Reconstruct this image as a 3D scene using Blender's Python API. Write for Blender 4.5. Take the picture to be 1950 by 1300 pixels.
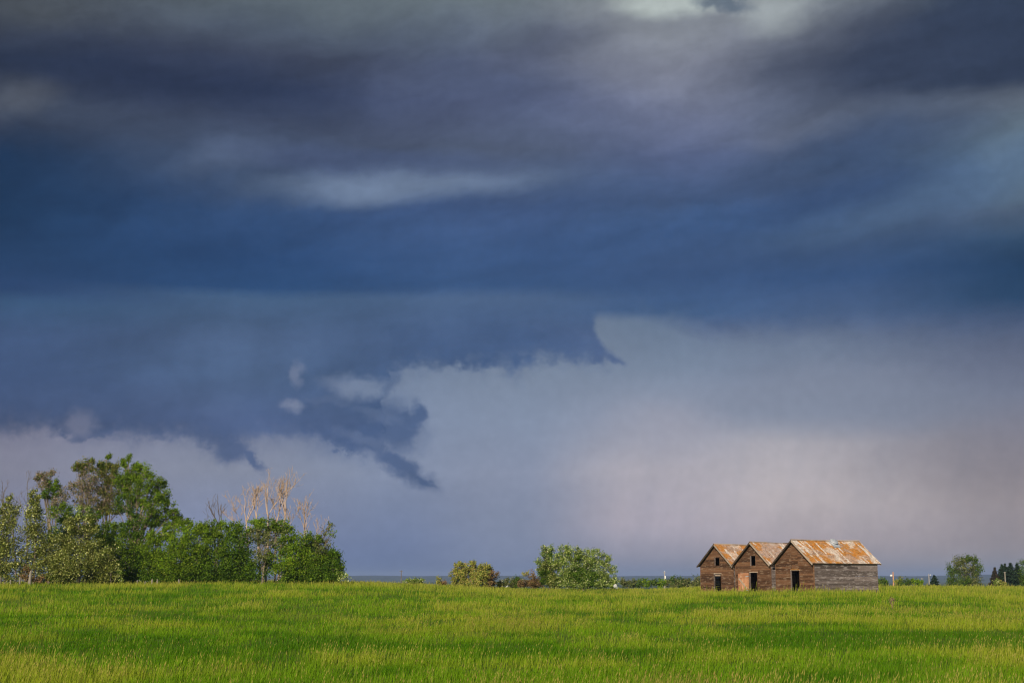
import bpy, math, random
import numpy as np
from mathutils import Vector, Matrix

# ------------------------------------------------------------------ scene, camera
for o in list(bpy.data.objects):
    bpy.data.objects.remove(o)
scene = bpy.context.scene
COL = scene.collection
EYE = 1.6
F = 2708.0                                   # focal length in photo pixels (50 mm on 36 mm)
PITCH = math.atan((1101 - 650) / F)
CP, SP = math.cos(PITCH), math.sin(PITCH)
SUN_AZ, SUN_EL = math.radians(198), math.radians(25)    # clockwise from +Y (view direction)

cd = bpy.data.cameras.new('camera')
cd.lens = 50; cd.sensor_width = 36; cd.clip_start = 0.1; cd.clip_end = 60000
cam = bpy.data.objects.new('camera', cd); COL.objects.link(cam)
cam.location = (0, 0, EYE); cam.rotation_euler = (math.pi / 2 + PITCH, 0, 0)
scene.camera = cam
scene.view_settings.view_transform = 'Standard'
scene.view_settings.look = 'None'
scene.view_settings.gamma = 1.0
scene.view_settings.exposure = 0.0
scene.view_settings.use_curve_mapping = False
scene.cycles.use_denoising = True
scene.cycles.filter_width = 1.15
scene.cycles.use_adaptive_sampling = True; scene.cycles.adaptive_threshold = 0.008; scene.cycles.adaptive_min_samples = 6
scene.cycles.max_bounces = 5; scene.cycles.diffuse_bounces = 3; scene.cycles.glossy_bounces = 2; scene.cycles.transmission_bounces = 4

def lin(c):
    return tuple(((v / 255) / 12.92 if v / 255 <= 0.04045 else ((v / 255 + 0.055) / 1.055) ** 2.4) for v in c)

def ray(px, py):
    dx, dz = (px - 975) / F, (650 - py) / F
    return dx, CP - dz * SP, SP + dz * CP

def at(px, py, Y):                           # world point seen at a photo position, Y metres ahead
    x, y, z = ray(px, py); t = Y / y
    return Vector((x * t, Y, EYE + z * t))

def xat(px, Y):
    return (px - 975) / F * CP * Y

def ppm(Y):                                  # photo pixels per metre at distance Y
    return F / CP / Y

def ang(px, py):
    x, y, z = ray(px, py)
    return math.degrees(math.atan2(x, y)), math.degrees(math.atan2(z, math.hypot(x, y)))

# ------------------------------------------------------------------ node helpers
class NB:
    def __init__(s, nt): s.nt = nt
    def node(s, t, **k):
        n = s.nt.nodes.new(t)
        for a, v in k.items(): setattr(n, a, v)
        return n
    def put(s, sock, v):
        if isinstance(v, bpy.types.NodeSocket): s.nt.links.new(v, sock)
        elif v is not None: sock.default_value = v
    def m(s, op, a, b=None, c=None, clamp=False):
        n = s.node('ShaderNodeMath', operation=op, use_clamp=clamp)
        for i, v in enumerate((a, b, c)): s.put(n.inputs[i], v)
        return n.outputs[0]
    def add(s, a, b): return s.m('ADD', a, b)
    def sub(s, a, b): return s.m('SUBTRACT', a, b)
    def mul(s, a, b): return s.m('MULTIPLY', a, b)
    def mad(s, a, b, c): return s.m('MULTIPLY_ADD', a, b, c)
    def step(s, v, lo, hi, a=0.0, b=1.0):
        n = s.node('ShaderNodeMapRange', interpolation_type='SMOOTHSTEP', clamp=True)
        for i, q in enumerate((v, lo, hi, a, b)): s.put(n.inputs[i], q)
        return n.outputs[0]
    def xyz(s, x, y, z=0.0):
        n = s.node('ShaderNodeCombineXYZ')
        for i, q in enumerate((x, y, z)): s.put(n.inputs[i], q)
        return n.outputs[0]
    def sep(s, v):
        n = s.node('ShaderNodeSeparateXYZ'); s.put(n.inputs[0], v); return n.outputs
    def noise(s, vec, scale=1.0, detail=3.0, rough=0.5, dist=0.0, color=False, dim='3D'):
        n = s.node('ShaderNodeTexNoise', noise_dimensions=dim)
        s.put(n.inputs['Vector'], vec); n.inputs['Scale'].default_value = scale
        n.inputs['Detail'].default_value = detail; n.inputs['Roughness'].default_value = rough
        n.inputs['Distortion'].default_value = dist
        return n.outputs['Color' if color else 'Fac']
    def mix(s, f, a, b, kind='MIX'):
        n = s.node('ShaderNodeMix', data_type='RGBA', blend_type=kind)
        n.clamp_factor = True
        s.put(n.inputs[0], f)
        for i, v in ((6, a), (7, b)):
            if isinstance(v, tuple) and len(v) == 3: v = (*v, 1)
            s.put(n.inputs[i], v)
        return n.outputs[2]
    def ramp(s, f, stops, interp='LINEAR'):
        n = s.node('ShaderNodeValToRGB'); cr = n.color_ramp; cr.interpolation = interp
        stops = sorted(stops, key=lambda q: q[0])
        cr.elements[0].position = stops[0][0]; cr.elements[0].color = (*stops[0][1], 1)
        cr.elements[1].position = stops[-1][0]; cr.elements[1].color = (*stops[-1][1], 1)
        for p, c in stops[1:-1]:
            e = cr.elements.new(p); e.color = (*c, 1)
        s.put(n.inputs[0], f); return n.outputs[0]
    def attr(s, name, kind='GEOMETRY', out='Color'):
        n = s.node('ShaderNodeAttribute', attribute_name=name, attribute_type=kind); return n.outputs[out]

# ------------------------------------------------------------------ world: storm sky by direction, clear sky behind
world = bpy.data.worlds.new('World'); scene.world = world; world.use_nodes = True
world.cycles.sampling_method = 'MANUAL'; world.cycles.sample_map_resolution = 512
nt = world.node_tree; nt.nodes.clear(); B = NB(nt)
tc = B.node('ShaderNodeTexCoord')
dx_, dy_, dz_ = B.sep(tc.outputs['Generated'])
DEG = 180 / math.pi
A0 = B.mul(B.m('ARCTAN2', dx_, dy_), DEG)                # azimuth from the view direction, degrees
E0 = B.mul(B.m('ARCSINE', dz_), DEG)                     # elevation, degrees
big = B.sep(B.noise(B.xyz(B.mul(A0, 0.075), B.mad(E0, 0.2, 42.47)), 1.0, 3, 0.5, color=True, dim='2D'))
mid = B.sep(B.noise(B.xyz(B.mul(A0, 0.42), B.mad(E0, 0.62, 105.49)), 1.0, 5, 0.55, color=True, dim='2D'))
fine = B.sep(B.noise(B.xyz(B.mul(A0, 1.5), B.mad(E0, 1.7, 17.81)), 1.0, 5, 0.58, color=True, dim='2D'))
def warp(c0, k, ks):
    v = c0
    for (n, i), q in zip(k, ks):
        if q: v = B.add(v, B.mul(B.sub(n[i], 0.5), q))
    return v
AW = warp(A0, ((big, 0), (mid, 0), (fine, 0)), (4.0, 1.2, 0.25))     # soft upper cloud
EW = warp(E0, ((big, 1), (mid, 1), (fine, 1)), (1.7, 0.55, 0.10))
AR = warp(A0, ((mid, 2), (fine, 0)), (0.9, 1.1))                    # ragged lower cloud
ER = warp(E0, ((mid, 0), (fine, 1)), (0.35, 0.95))
AS = warp(A0, ((mid, 2), (fine, 0)), (0.35, 0.75))                   # small scraps keep their place
ES = warp(E0, ((mid, 0), (fine, 1)), (0.25, 0.65))

def rows(px, lst):
    def fix(y, c):
        if y < 370 and c[2] > c[0] * 1.45: k = (0.97, 0.97, 0.93)
        elif y < 370: k = (0.955, 0.99, 1.02) if c[0] < 118 else (0.95, 0.97, 0.99)      # upper cloud: slate
        elif y < 560 and c[2] > c[0] * 1.3: k = (1.01, 0.94, 0.905)
        elif y < 830 and c[0] < 92: k = (0.995, 0.955, 0.925)
        elif y > 840: k = (1.055, 1.045, 1.015)
        else: k = (1.0, 1.005, 1.0)
        return lin(tuple(a * b for a, b in zip(c, k)))
    return [(ang(px, y)[1], fix(y, c)) for y, c in lst]
DARK = [
 (-40, [(0,(76,80,86)),(60,(60,66,80)),(110,(44,54,76)),(160,(58,67,88)),(205,(70,78,94)),(245,(52,63,88)),(300,(32,56,92)),(400,(31,61,100)),(480,(38,69,112)),(545,(42,71,116)),(575,(55,85,124)),(630,(63,88,130)),(720,(66,90,134)),(800,(70,90,130))]),
 (487, [(0,(98,106,112)),(60,(82,90,104)),(110,(64,72,96)),(180,(52,64,96)),(240,(66,77,106)),(300,(72,86,117)),(340,(68,86,122)),(400,(50,82,130)),(480,(45,80,131)),(545,(45,81,131)),(568,(70,100,140)),(640,(77,103,144)),(720,(77,103,144)),(800,(82,105,150))]),
 (975, [(0,(110,118,122)),(60,(97,105,120)),(120,(84,92,116)),(200,(86,94,121)),(280,(84,96,127)),(340,(80,98,136)),(400,(63,91,139)),(480,(59,91,141)),(545,(57,91,141)),(572,(78,106,148)),(640,(75,103,149)),(690,(73,101,147))]),
 (1300, [(0,(140,146,148)),(60,(138,142,150)),(120,(126,129,146)),(200,(116,120,142)),(280,(92,102,133)),(350,(74,94,138)),(430,(66,95,140)),(520,(60,92,142)),(595,(66,97,143)),(640,(88,108,148))]),
 (1600, [(0,(120,128,134)),(60,(112,116,130)),(120,(104,108,126)),(190,(106,112,130)),(240,(98,106,128)),(300,(70,88,122)),(370,(68,92,132)),(430,(64,92,134)),(520,(54,86,134)),(600,(72,98,140)),(640,(90,110,146))]),
 (1990, [(0,(70,84,94)),(60,(58,70,88)),(130,(60,72,92)),(185,(98,108,117)),(240,(92,104,116)),(290,(100,118,134)),(330,(92,112,134)),(380,(76,100,130)),(440,(48,78,113)),(500,(37,70,110)),(560,(43,75,114)),(610,(70,90,126)),(650,(88,104,134))]),
]
LIGHT = [
 (-40, [(780,(112,114,136)),(830,(124,124,144)),(900,(122,124,145)),(1000,(114,121,150)),(1095,(92,106,145))]),
 (487, [(800,(118,126,152)),(840,(126,133,156)),(900,(129,137,161)),(1000,(117,128,161)),(1060,(100,114,154)),(1095,(86,102,147))]),
 (740, [(690,(112,128,155)),(760,(120,134,160)),(900,(124,136,164)),(1000,(112,126,161)),(1060,(98,114,154)),(1095,(86,103,148))]),
 (975, [(690,(116,130,152)),(800,(128,140,164)),(900,(131,141,168)),(1000,(125,136,165)),(1060,(116,127,158)),(1095,(98,111,150))]),
 (1220, [(600,(104,122,148)),(700,(121,135,158)),(800,(144,150,170)),(900,(165,163,178)),(1000,(160,156,173)),(1060,(138,139,160)),(1095,(108,117,150))]),
 (1480, [(620,(106,121,145)),(720,(121,132,155)),(790,(134,142,161)),(850,(158,157,170)),(950,(172,166,174)),(1030,(162,154,164)),(1065,(148,144,157)),(1095,(116,119,146))]),
 (1990, [(640,(86,100,130)),(740,(110,117,138)),(850,(128,126,140)),(950,(145,138,146)),(1040,(140,134,143)),(1075,(132,130,142)),(1095,(112,117,140))]),
]
def colour_map(cols, A, E):
    EN = B.mul(E, 1 / 30.0)
    out, pa = None, None
    for px, lst in cols:
        stops = [(max(0.0, min(1.0, e / 30.0)), c) for e, c in rows(px, lst)]
        c = B.ramp(EN, stops, 'LINEAR')
        a = ang(px, 600)[0]
        out = c if out is None else B.mix(B.step(A, pa, a), out, c)
        pa = a
    return out

def blob(base, cx, cy, rx, ry, col, soft=0.5, k=1.0, rot=0.0, ragged=False):
    a, e = ang(cx, cy)
    u = B.sub(AS if ragged else AW, a); v = B.sub(ES if ragged else EW, e)
    s = math.degrees(1 / F)
    c, q = math.cos(math.radians(rot)), math.sin(math.radians(rot))
    u2 = B.add(B.mul(u, c / (rx * s)), B.mul(v, q / (rx * s)))
    v2 = B.add(B.mul(u, -q / (ry * s)), B.mul(v, c / (ry * s)))
    r = B.m('SQRT', B.add(B.mul(u2, u2), B.mul(v2, v2)))
    mk = B.step(r, 1 + soft, max(0.0, 1 - soft), 0.0, k)
    if base is None: return mk
    return B.mix(mk, base, lin(col))

EWs = warp(E0, ((big, 1), (fine, 1)), (0.55, 0.10))
mixE = B.add(B.mul(EW, B.step(E0, 11.0, 14.0)), B.mul(EWs, B.step(E0, 11.0, 14.0, 1.0, 0.0)))
dark = colour_map(DARK, AW, mixE)
# upper cloud: pale breaks and dark banks
dark = blob(dark, 1330, 40, 290, 95, (132, 137, 148), 0.9, 0.5)
dark = blob(dark, 1290, 2, 90, 26, (178, 188, 186), 0.6, 0.9)
dark = blob(dark, 1490, 18, 60, 34, (160, 168, 170), 0.8, 0.65)
dark = blob(dark, 1375, 8, 50, 14, (92, 106, 122), 0.6, 0.85, -12, True)
dark = blob(dark, 1900, 78, 400, 105, (50, 62, 86), 0.5, 0.92, 4)
dark = blob(dark, 1800, 205, 300, 24, (102, 110, 124), 0.9, 0.45, 3)
dark = blob(dark, 1935, 285, 60, 34, (112, 132, 148), 0.95, 0.35, 25)
dark = blob(dark, 1650, 275, 170, 48, (60, 80, 114), 0.8, 0.7, 10)
dark = blob(dark, 760, 352, 215, 26, (118, 136, 163), 0.8, 0.75, 3)
dark = blob(dark, 420, 305, 70, 22, (92, 107, 134), 0.9, 0.45, 12)
dark = blob(dark, 700, 310, 260, 26, (72, 86, 120), 0.6, 0.6)
dark = blob(dark, 1040, 95, 120, 34, (84, 92, 116), 0.8, 0.6, 12)
dark = blob(dark, 250, 160, 330, 60, (44, 56, 84), 0.8, 0.6)
dark = blob(dark, 30, 200, 70, 30, (82, 88, 100), 0.8, 0.7, 10)
dark = blob(dark, 1500, 400, 420, 40, (56, 86, 132), 0.8, 0.5, 8)
dark = blob(dark, 1760, 370, 230, 30, (84, 108, 138), 0.8, 0.5, 12)
# slow modulation so that no area stays flat
tone = B.noise(B.xyz(B.mul(AW, 0.12), B.mad(B.add(EW, B.mul(A0, -0.16)), 0.5, 150.70)), 1.0, 6, 0.55, dim='2D')
dark = B.mix(1.0, dark, B.ramp(tone, [(0.28, (0.86,) * 3), (0.72, (1.09,) * 3)]), 'MULTIPLY')
tone2 = B.noise(B.xyz(B.mad(AW, 0.33, 17.0), B.mad(B.add(EW, B.mul(A0, -0.13)), 0.95, 77.0)), 1.0, 5, 0.6, dim='2D')
dark = B.mix(B.step(E0, 10.5, 15.0), dark, B.mix(1.0, dark, B.ramp(tone2, [(0.32, (0.92,) * 3), (0.68, (1.085,) * 3)]), 'MULTIPLY'))
wisp = B.noise(B.xyz(B.mul(AW, 0.30), B.mad(EW, 0.24, 54.80)), 1.0, 4, 0.5, dim='2D')
dark = B.mix(B.step(E0, 12.0, 9.0), dark, B.mix(1.0, dark, B.ramp(wisp, [(0.3, (0.90,) * 3), (0.7, (1.10,) * 3)]), 'MULTIPLY'))

light = colour_map(LIGHT, warp(A0, ((big, 0),), (3.0,)), warp(E0, ((big, 1),), (0.5,)))
# rain shafts: slanting streaks
sx = B.add(A0, B.mul(E0, -0.22))
shaft = B.noise(B.xyz(B.mul(sx, 0.36), B.mad(E0, 0.06, 27.40)), 1.0, 5, 0.6, dim='2D')
kk = B.mul(B.step(A0, -2.0, 5.0), B.step(E0, 8.5, 4.0))
light = B.mix(kk, light, B.mix(1.0, light, B.ramp(shaft, [(0.3, (0.925, 0.94, 0.955)), (0.72, (1.08, 1.065, 1.05))]), 'MULTIPLY'))
lowtone = B.noise(B.xyz(B.mul(A0, 0.14), B.mad(E0, 0.26, 287.70)), 1.0, 5, 0.5, dim='2D')
light = B.mix(1.0, light, B.ramp(lowtone, [(0.3, (0.93,) * 3), (0.7, (1.07,) * 3)]), 'MULTIPLY')
light = blob(light, 1560, 770, 270, 62, (128, 137, 157), 0.55, 0.6)
light = blob(light, 1260, 815, 90, 40, (158, 158, 172), 0.9, 0.5, -15)

# lower edge of the storm base as elevation over azimuth
edge = [(-400,822),(0,818),(70,817),(105,822),(135,835),(170,836),(215,826),(260,834),(300,838),(345,832),(385,842),(405,862),(440,866),(462,842),(520,838),(560,826),(600,838),(640,852),(690,866),(722,872),(731,860),(739,705),(780,697),(870,695),(960,697),(985,706),(1003,690),(1040,683),(1100,688),(1150,691),(1188,692),(1194,676),(1200,640),(1206,612),(1260,612),(1350,634),(1500,636),(1700,644),(1950,648),(2300,650)]
fc = B.node('ShaderNodeFloatCurve'); cv = fc.mapping.curves[0]
pts = []
for px, py in edge:
    a, e = ang(px, py); pts.append(((a + 30) / 60, e / 15))
pts = [(0.0, pts[0][1])] + [p for p in pts if 0.01 < p[0] < 0.99] + [(1.0, pts[-1][1])]
while len(cv.points) < len(pts): cv.points.new(0.5, 0.5)
for p, q in zip(cv.points, pts): p.location = q; p.handle_type = 'VECTOR'
fc.mapping.update()
B.put(fc.inputs['Value'], B.m('MULTIPLY_ADD', AR, 1 / 60, 0.5, clamp=True))
eedge = B.mul(fc.outputs[0], 15)
softw = B.add(0.13, B.add(B.mul(B.step(A0, 4.4, 8.0), 0.35), B.mul(B.step(mid[1], 0.4, 0.62), 0.30)))
below = B.m('DIVIDE', B.sub(B.add(ER, 0.0), eedge), softw)
# right of the ledge the shelf edge is smooth, so use the lightly warped elevation there
below2 = B.m('DIVIDE', B.sub(EWs, eedge), softw)
fr = B.step(A0, 4.3, 5.2)
bel = B.add(B.mul(below, B.sub(1.0, fr)), B.mul(below2, fr))
mass = B.step(bel, -1.0, 1.0)
fr_w = B.m('DIVIDE', B.add(B.sub(ER, eedge), B.mul(B.sub(fine[2], 0.5), 1.3)), B.add(B.mul(softw, 1.4), 0.42))
mass = B.add(B.mul(mass, 0.62), B.mul(B.step(fr_w, -1.0, 1.0), 0.38))
rim = B.step(bel, 9.0, 0.5, 0.0, 0.5)
def union(m, b): return B.m('MAXIMUM', m, b)
for p in ((650,795,120,58,0),(745,815,60,44,-20),(795,792,17,24,0),(775,800,34,20,-10),(760,885,70,20,-32),(806,912,22,8,-30),(690,790,75,36,0),
          (436,856,42,24,-12),(478,872,34,10,-42),(150,834,16,10,0),(1172,684,20,9,-20),(540,800,90,40,0)):
    mass = union(mass, blob(None, p[0], p[1], p[2], p[3], None, 0.55, 0.9, p[4], True))
for p in ((690,736,62,19,-4,.85),(566,708,11,22,0,.6),(558,769,17,13,0,.8),(152,808,26,24,0,.55),(330,856,60,12,0,.6),
          (796,836,12,20,0,.5),(560,848,55,14,-8,.6),(720,790,40,9,-14,.18),(640,762,60,8,0,.12),(690,835,50,9,-20,.2)):
    mass = B.mul(mass, B.sub(1.0, blob(None, p[0], p[1], p[2], p[3], None, 0.65, p[5], p[4], True)))
for p in ((744,728,15,44,-14),(770,784,22,14,-30)):
    mass = union(mass, blob(None, p[0], p[1], p[2], p[3], None, 0.8, 0.62, p[4], True))
# concave notch left of the ledge tip
a_, e_ = ang(1232, 612)
uu = B.mul(B.sub(warp(A0, ((fine, 0),), (0.35,)), a_), 1 / (103 * math.degrees(1 / F))); vv = B.mul(B.sub(warp(E0, ((fine, 1),), (0.35,)), e_), 1 / (85 * math.degrees(1 / F)))
rn = B.m('SQRT', B.add(B.mul(uu, uu), B.mul(vv, vv)))
notch = B.mul(B.step(rn, 1.05, 0.90), B.step(EWs, ang(1232, 598)[1] + 0.2, ang(1232, 612)[1] - 0.1))
notch = B.mul(notch, B.step(A0, ang(1345, 610)[0], ang(1190, 610)[0]))
mass = B.mul(mass, B.sub(1.0, notch))
dark = B.mix(B.mul(rim, B.step(A0, 4.6, 3.6)), dark, B.mix(1.0, dark, (0.80, 0.84, 0.88), 'MULTIPLY'))
storm = B.mix(mass, light, dark)
vig = B.noise(B.xyz(B.mul(A0, 2.2), B.mad(E0, 2.2, 68.50)), 1.0, 3, 0.5, dim='2D')
storm = B.mix(1.0, storm, B.ramp(vig, [(0.3, (0.975,) * 3), (0.7, (1.025,) * 3)]), 'MULTIPLY')

sky = B.node('ShaderNodeTexSky', sky_type='NISHITA')
sky.sun_disc = False; sky.sun_elevation = SUN_EL; sky.sun_rotation = SUN_AZ; sky.altitude = 700
bg1 = B.node('ShaderNodeBackground'); B.put(bg1.inputs[0], sky.outputs[0]); bg1.inputs[1].default_value = 0.07
bg2 = B.node('ShaderNodeBackground'); B.put(bg2.inputs[0], storm); bg2.inputs[1].default_value = 1.0
cover = B.step(B.add(dy_, B.mul(B.sub(big[2], 0.5), 0.5)), -0.35, 0.45)
ms = B.node('ShaderNodeMixShader'); B.put(ms.inputs[0], cover)
nt.links.new(bg1.outputs[0], ms.inputs[1]); nt.links.new(bg2.outputs[0], ms.inputs[2])
wo = B.node('ShaderNodeOutputWorld'); nt.links.new(ms.outputs[0], wo.inputs[0])

# ------------------------------------------------------------------ sun
sl = bpy.data.lights.new('sun', 'SUN'); sl.energy = 4.6; sl.angle = math.radians(0.53); sl.color = (1.0, 0.87, 0.68)
sun = bpy.data.objects.new('sun', sl); COL.objects.link(sun)
sd = Vector((math.sin(SUN_AZ) * math.cos(SUN_EL), math.cos(SUN_AZ) * math.cos(SUN_EL), math.sin(SUN_EL)))
sun.rotation_euler = sd.to_track_quat('Z', 'Y').to_euler()
sun.location = sd * 60

# ------------------------------------------------------------------ mesh helpers
def link(name, me, mat=None, parent=None):
    o = bpy.data.objects.new(name, me); COL.objects.link(o)
    if mat is not None and me is not None: me.materials.clear(); me.materials.append(mat)
    if parent is not None: o.parent = parent
    return o

def np_mesh(name, V, faces, attrs=()):
    """V (n,3); faces (m,k) int array; attrs: (name, domain, (x,4) colours)"""
    me = bpy.data.meshes.new(name)
    V = np.ascontiguousarray(V, np.float32); faces = np.ascontiguousarray(faces, np.int32)
    me.vertices.add(len(V)); me.vertices.foreach_set('co', V.ravel())
    k = faces.shape[1]
    me.loops.add(faces.size); me.loops.foreach_set('vertex_index', faces.ravel())
    me.polygons.add(len(faces)); me.polygons.foreach_set('loop_start', np.arange(0, faces.size, k, dtype=np.int32))
    me.update(calc_edges=True)
    for an, dom, c in attrs:
        a = me.attributes.new(an, 'FLOAT_COLOR', dom)
        c = np.concatenate([c, np.ones((len(c), 1))], 1) if c.shape[1] == 3 else c
        a.data.foreach_set('color', np.ascontiguousarray(c, np.float32).ravel())
    return me

def empty(name, loc=(0, 0, 0), rz=0.0):
    o = bpy.data.objects.new(name, None); COL.objects.link(o)
    o.location = loc; o.rotation_euler = (0, 0, rz); o.empty_display_size = 0.2
    return o

def tag(o, label, cat=None, group=None, kind=None):
    if label: o['label'] = label
    if cat: o['category'] = cat
    if group: o['group'] = group
    if kind: o['kind'] = kind
    return o

def hash2(ix, iy, seed):
    n = (ix.astype(np.int64) * 374761393 + iy.astype(np.int64) * 668265263 + seed * 1442695041) & 0xFFFFFFFF
    n = ((n ^ (n >> 13)) * 1274126177) & 0xFFFFFFFF
    return ((n ^ (n >> 16)) & 0xFFFF) / 65535.0

def vnoise(x, y, seed=0, octaves=1):
    x = np.asarray(x, float); y = np.asarray(y, float)
    tot, amp, norm = 0, 1.0, 0.0
    for o in range(octaves):
        xi, yi = np.floor(x), np.floor(y); fx, fy = x - xi, y - yi
        fx = fx * fx * (3 - 2 * fx); fy = fy * fy * (3 - 2 * fy)
        a, b = hash2(xi, yi, seed + o), hash2(xi + 1, yi, seed + o)
        c, d = hash2(xi, yi + 1, seed + o), hash2(xi + 1, yi + 1, seed + o)
        tot = tot + amp * ((a * (1 - fx) + b * fx) * (1 - fy) + (c * (1 - fx) + d * fx) * fy)
        norm += amp; amp *= 0.5; x = x * 2.03 + 11.7; y = y * 2.03 + 5.3
    return tot / norm

def sstep(a, b, x):
    t = np.clip((np.asarray(x, float) - a) / (b - a), 0, 1)
    return t * t * (3 - 2 * t)

# ------------------------------------------------------------------ terrain
C_PX = [-1500, -400, 0, 300, 500, 650, 850, 1000, 1250, 1340, 1550, 1700, 1950, 2300, 3500]
C_H = [0.7, 0.75, 0.90, 1.0, 1.08, 1.02, 0.55, 0.08, -0.02, 0.30, 0.5, 0.42, 0.38, 0.40, 0.45]
C_AZ = [math.atan((p - 975) / 2745) for p in C_PX]
def ground(X, Y):
    X = np.asarray(X, float); Y = np.asarray(Y, float)
    r = np.hypot(X, Y); az = np.arctan2(X, np.maximum(Y, 1e-6))
    front = sstep(0.3, 0.6, np.where(r > 1e-6, Y / np.maximum(r, 1e-6), 1))
    h = np.interp(az, C_AZ, C_H) * sstep(25, 165, r) * front
    h = h + (vnoise(X / 17, Y / 17, 5, 2) - 0.5) * 0.12 * sstep(5, 20, r) * (1 - sstep(300, 600, r))
    h = h - 13.0 * sstep(205, 1000, r)
    h = h + (vnoise(X / 900, Y / 900, 9, 3) - 0.5) * 5 * sstep(700, 2500, r)
    hill = 30 + 30 * (vnoise(az * 22 + 40, r / 5200, 21, 4) - 0.5)
    h = h + hill * sstep(6000, 9500, r)
    return h
def gz(x, y): return float(ground(np.array([x]), np.array([y]))[0])

azs = np.concatenate([np.linspace(-180, -32, 60, endpoint=False), np.linspace(-32, 32, 260, endpoint=False), np.linspace(32, 180, 60, endpoint=False)])
rs = np.concatenate([[0.5], np.geomspace(2, 13500, 190)])
AZ, RR = np.meshgrid(np.radians(azs), rs)
GX, GY = RR * np.sin(AZ), RR * np.cos(AZ)
GZ = ground(GX, GY)
nA, nR = len(azs), len(rs)
V = np.stack([GX.ravel(), GY.ravel(), GZ.ravel()], 1)
ii, jj = np.meshgrid(np.arange(nR - 1), np.arange(nA), indexing='ij')
jn = (jj + 1) % nA
FQ = np.stack([ii * nA + jj, ii * nA + jn, (ii + 1) * nA + jn, (ii + 1) * nA + jj], -1).reshape(-1, 4)[:, ::-1]
m_ground = bpy.data.materials.new('meadow_ground'); m_ground.use_nodes = True
g = NB(m_ground.node_tree); bs = m_ground.node_tree.nodes['Principled BSDF']
geo = g.node('ShaderNodeNewGeometry'); P = geo.outputs['Position']
px_, py_, _z = g.sep(P)
n1 = g.noise(P, 0.09, 5, 0.6); n2 = g.noise(P, 2.4, 4, 0.6)
near = g.ramp(n1, [(0.3, (0.065, 0.135, 0.008)), (0.5, (0.10, 0.165, 0.012)), (0.7, (0.15, 0.18, 0.025))])
near = g.mix(g.step(n2, 0.5, 0.75), near, (0.09, 0.085, 0.03))
vor = g.node('ShaderNodeTexVoronoi'); vor.inputs['Scale'].default_value = 0.0016; g.put(vor.inputs['Vector'], P)
vr, vg, vb = g.sep(vor.outputs['Color'])
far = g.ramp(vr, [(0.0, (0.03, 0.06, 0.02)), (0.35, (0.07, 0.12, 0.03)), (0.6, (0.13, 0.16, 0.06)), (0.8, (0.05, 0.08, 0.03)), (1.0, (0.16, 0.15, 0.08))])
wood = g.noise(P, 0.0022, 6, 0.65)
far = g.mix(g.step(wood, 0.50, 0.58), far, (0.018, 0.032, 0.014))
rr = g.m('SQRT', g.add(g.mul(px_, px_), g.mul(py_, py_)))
far = g.mix(0.35, far, (0.03, 0.05, 0.02))  # storm-cloud shadow over the far land, mixed into its colour
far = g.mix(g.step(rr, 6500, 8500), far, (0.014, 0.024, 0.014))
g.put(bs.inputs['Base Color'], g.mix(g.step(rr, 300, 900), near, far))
bs.inputs['Roughness'].default_value = 0.95; bs.inputs['Specular IOR Level'].default_value = 0.1
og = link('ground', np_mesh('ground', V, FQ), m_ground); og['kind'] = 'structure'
tag(og, 'gently rising meadow running out to dark blue hills', 'ground')

# ------------------------------------------------------------------ materials for plants
def leaf_material(name, transl=0.35, rough=0.55, spec=0.15):
    m = bpy.data.materials.new(name); m.use_nodes = True
    q = NB(m.node_tree); p = m.node_tree.nodes['Principled BSDF']; out = m.node_tree.nodes['Material Output']
    c = q.attr('tint')
    q.put(p.inputs['Base Color'], c); p.inputs['Roughness'].default_value = rough
    p.inputs['Specular IOR Level'].default_value = spec
    t = q.node('ShaderNodeBsdfTranslucent'); q.put(t.inputs[0], c)
    s = q.node('ShaderNodeMixShader'); s.inputs[0].default_value = transl
    m.node_tree.links.new(p.outputs[0], s.inputs[1]); m.node_tree.links.new(t.outputs[0], s.inputs[2])
    m.node_tree.links.new(s.outputs[0], out.inputs[0])
    return m
m_leaf = leaf_material('leaves')
m_grass = leaf_material('grass_blades', 0.40, 0.7, 0.06)

def bark_material(name, c0, c1):
    m = bpy.data.materials.new(name); m.use_nodes = True
    q = NB(m.node_tree); p = m.node_tree.nodes['Principled BSDF']
    ge = q.node('ShaderNodeNewGeometry')
    x, y, z = q.sep(ge.outputs['Position'])
    n = q.noise(q.xyz(q.mul(x, 6), q.mul(y, 6), q.mul(z, 1.5)), 1.0, 4, 0.6)
    q.put(p.inputs['Base Color'], q.ramp(n, [(0.3, c0), (0.7, c1)]))
    p.inputs['Roughness'].default_value = 0.9; p.inputs['Specular IOR Level'].default_value = 0.15
    return m
bark_pale = bark_material('poplar_bark', (0.13, 0.10, 0.07), (0.30, 0.25, 0.18))
bark_dead = bark_material('dead_wood', (0.38, 0.27, 0.20), (0.62, 0.48, 0.38))
bark_grey = bark_material('grey_bark', (0.10, 0.085, 0.075), (0.24, 0.20, 0.17))

# ------------------------------------------------------------------ grass: one mesh of single blades
rng = np.random.default_rng(7)
SHED_X0 = xat(1550.5, 125.0); TH = math.radians(60)
UD = np.array([-math.cos(TH), math.sin(TH)]); VD = np.array([math.sin(TH), math.cos(TH)])
def in_sheds(X, Y):
    u = (X - SHED_X0) * UD[0] + (Y - 125.0) * UD[1]; v = (X - SHED_X0) * VD[0] + (Y - 125.0) * VD[1]
    return (u > -0.05) & (u < 16.1) & (v > 0.05) & (v < 7.4)

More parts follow.
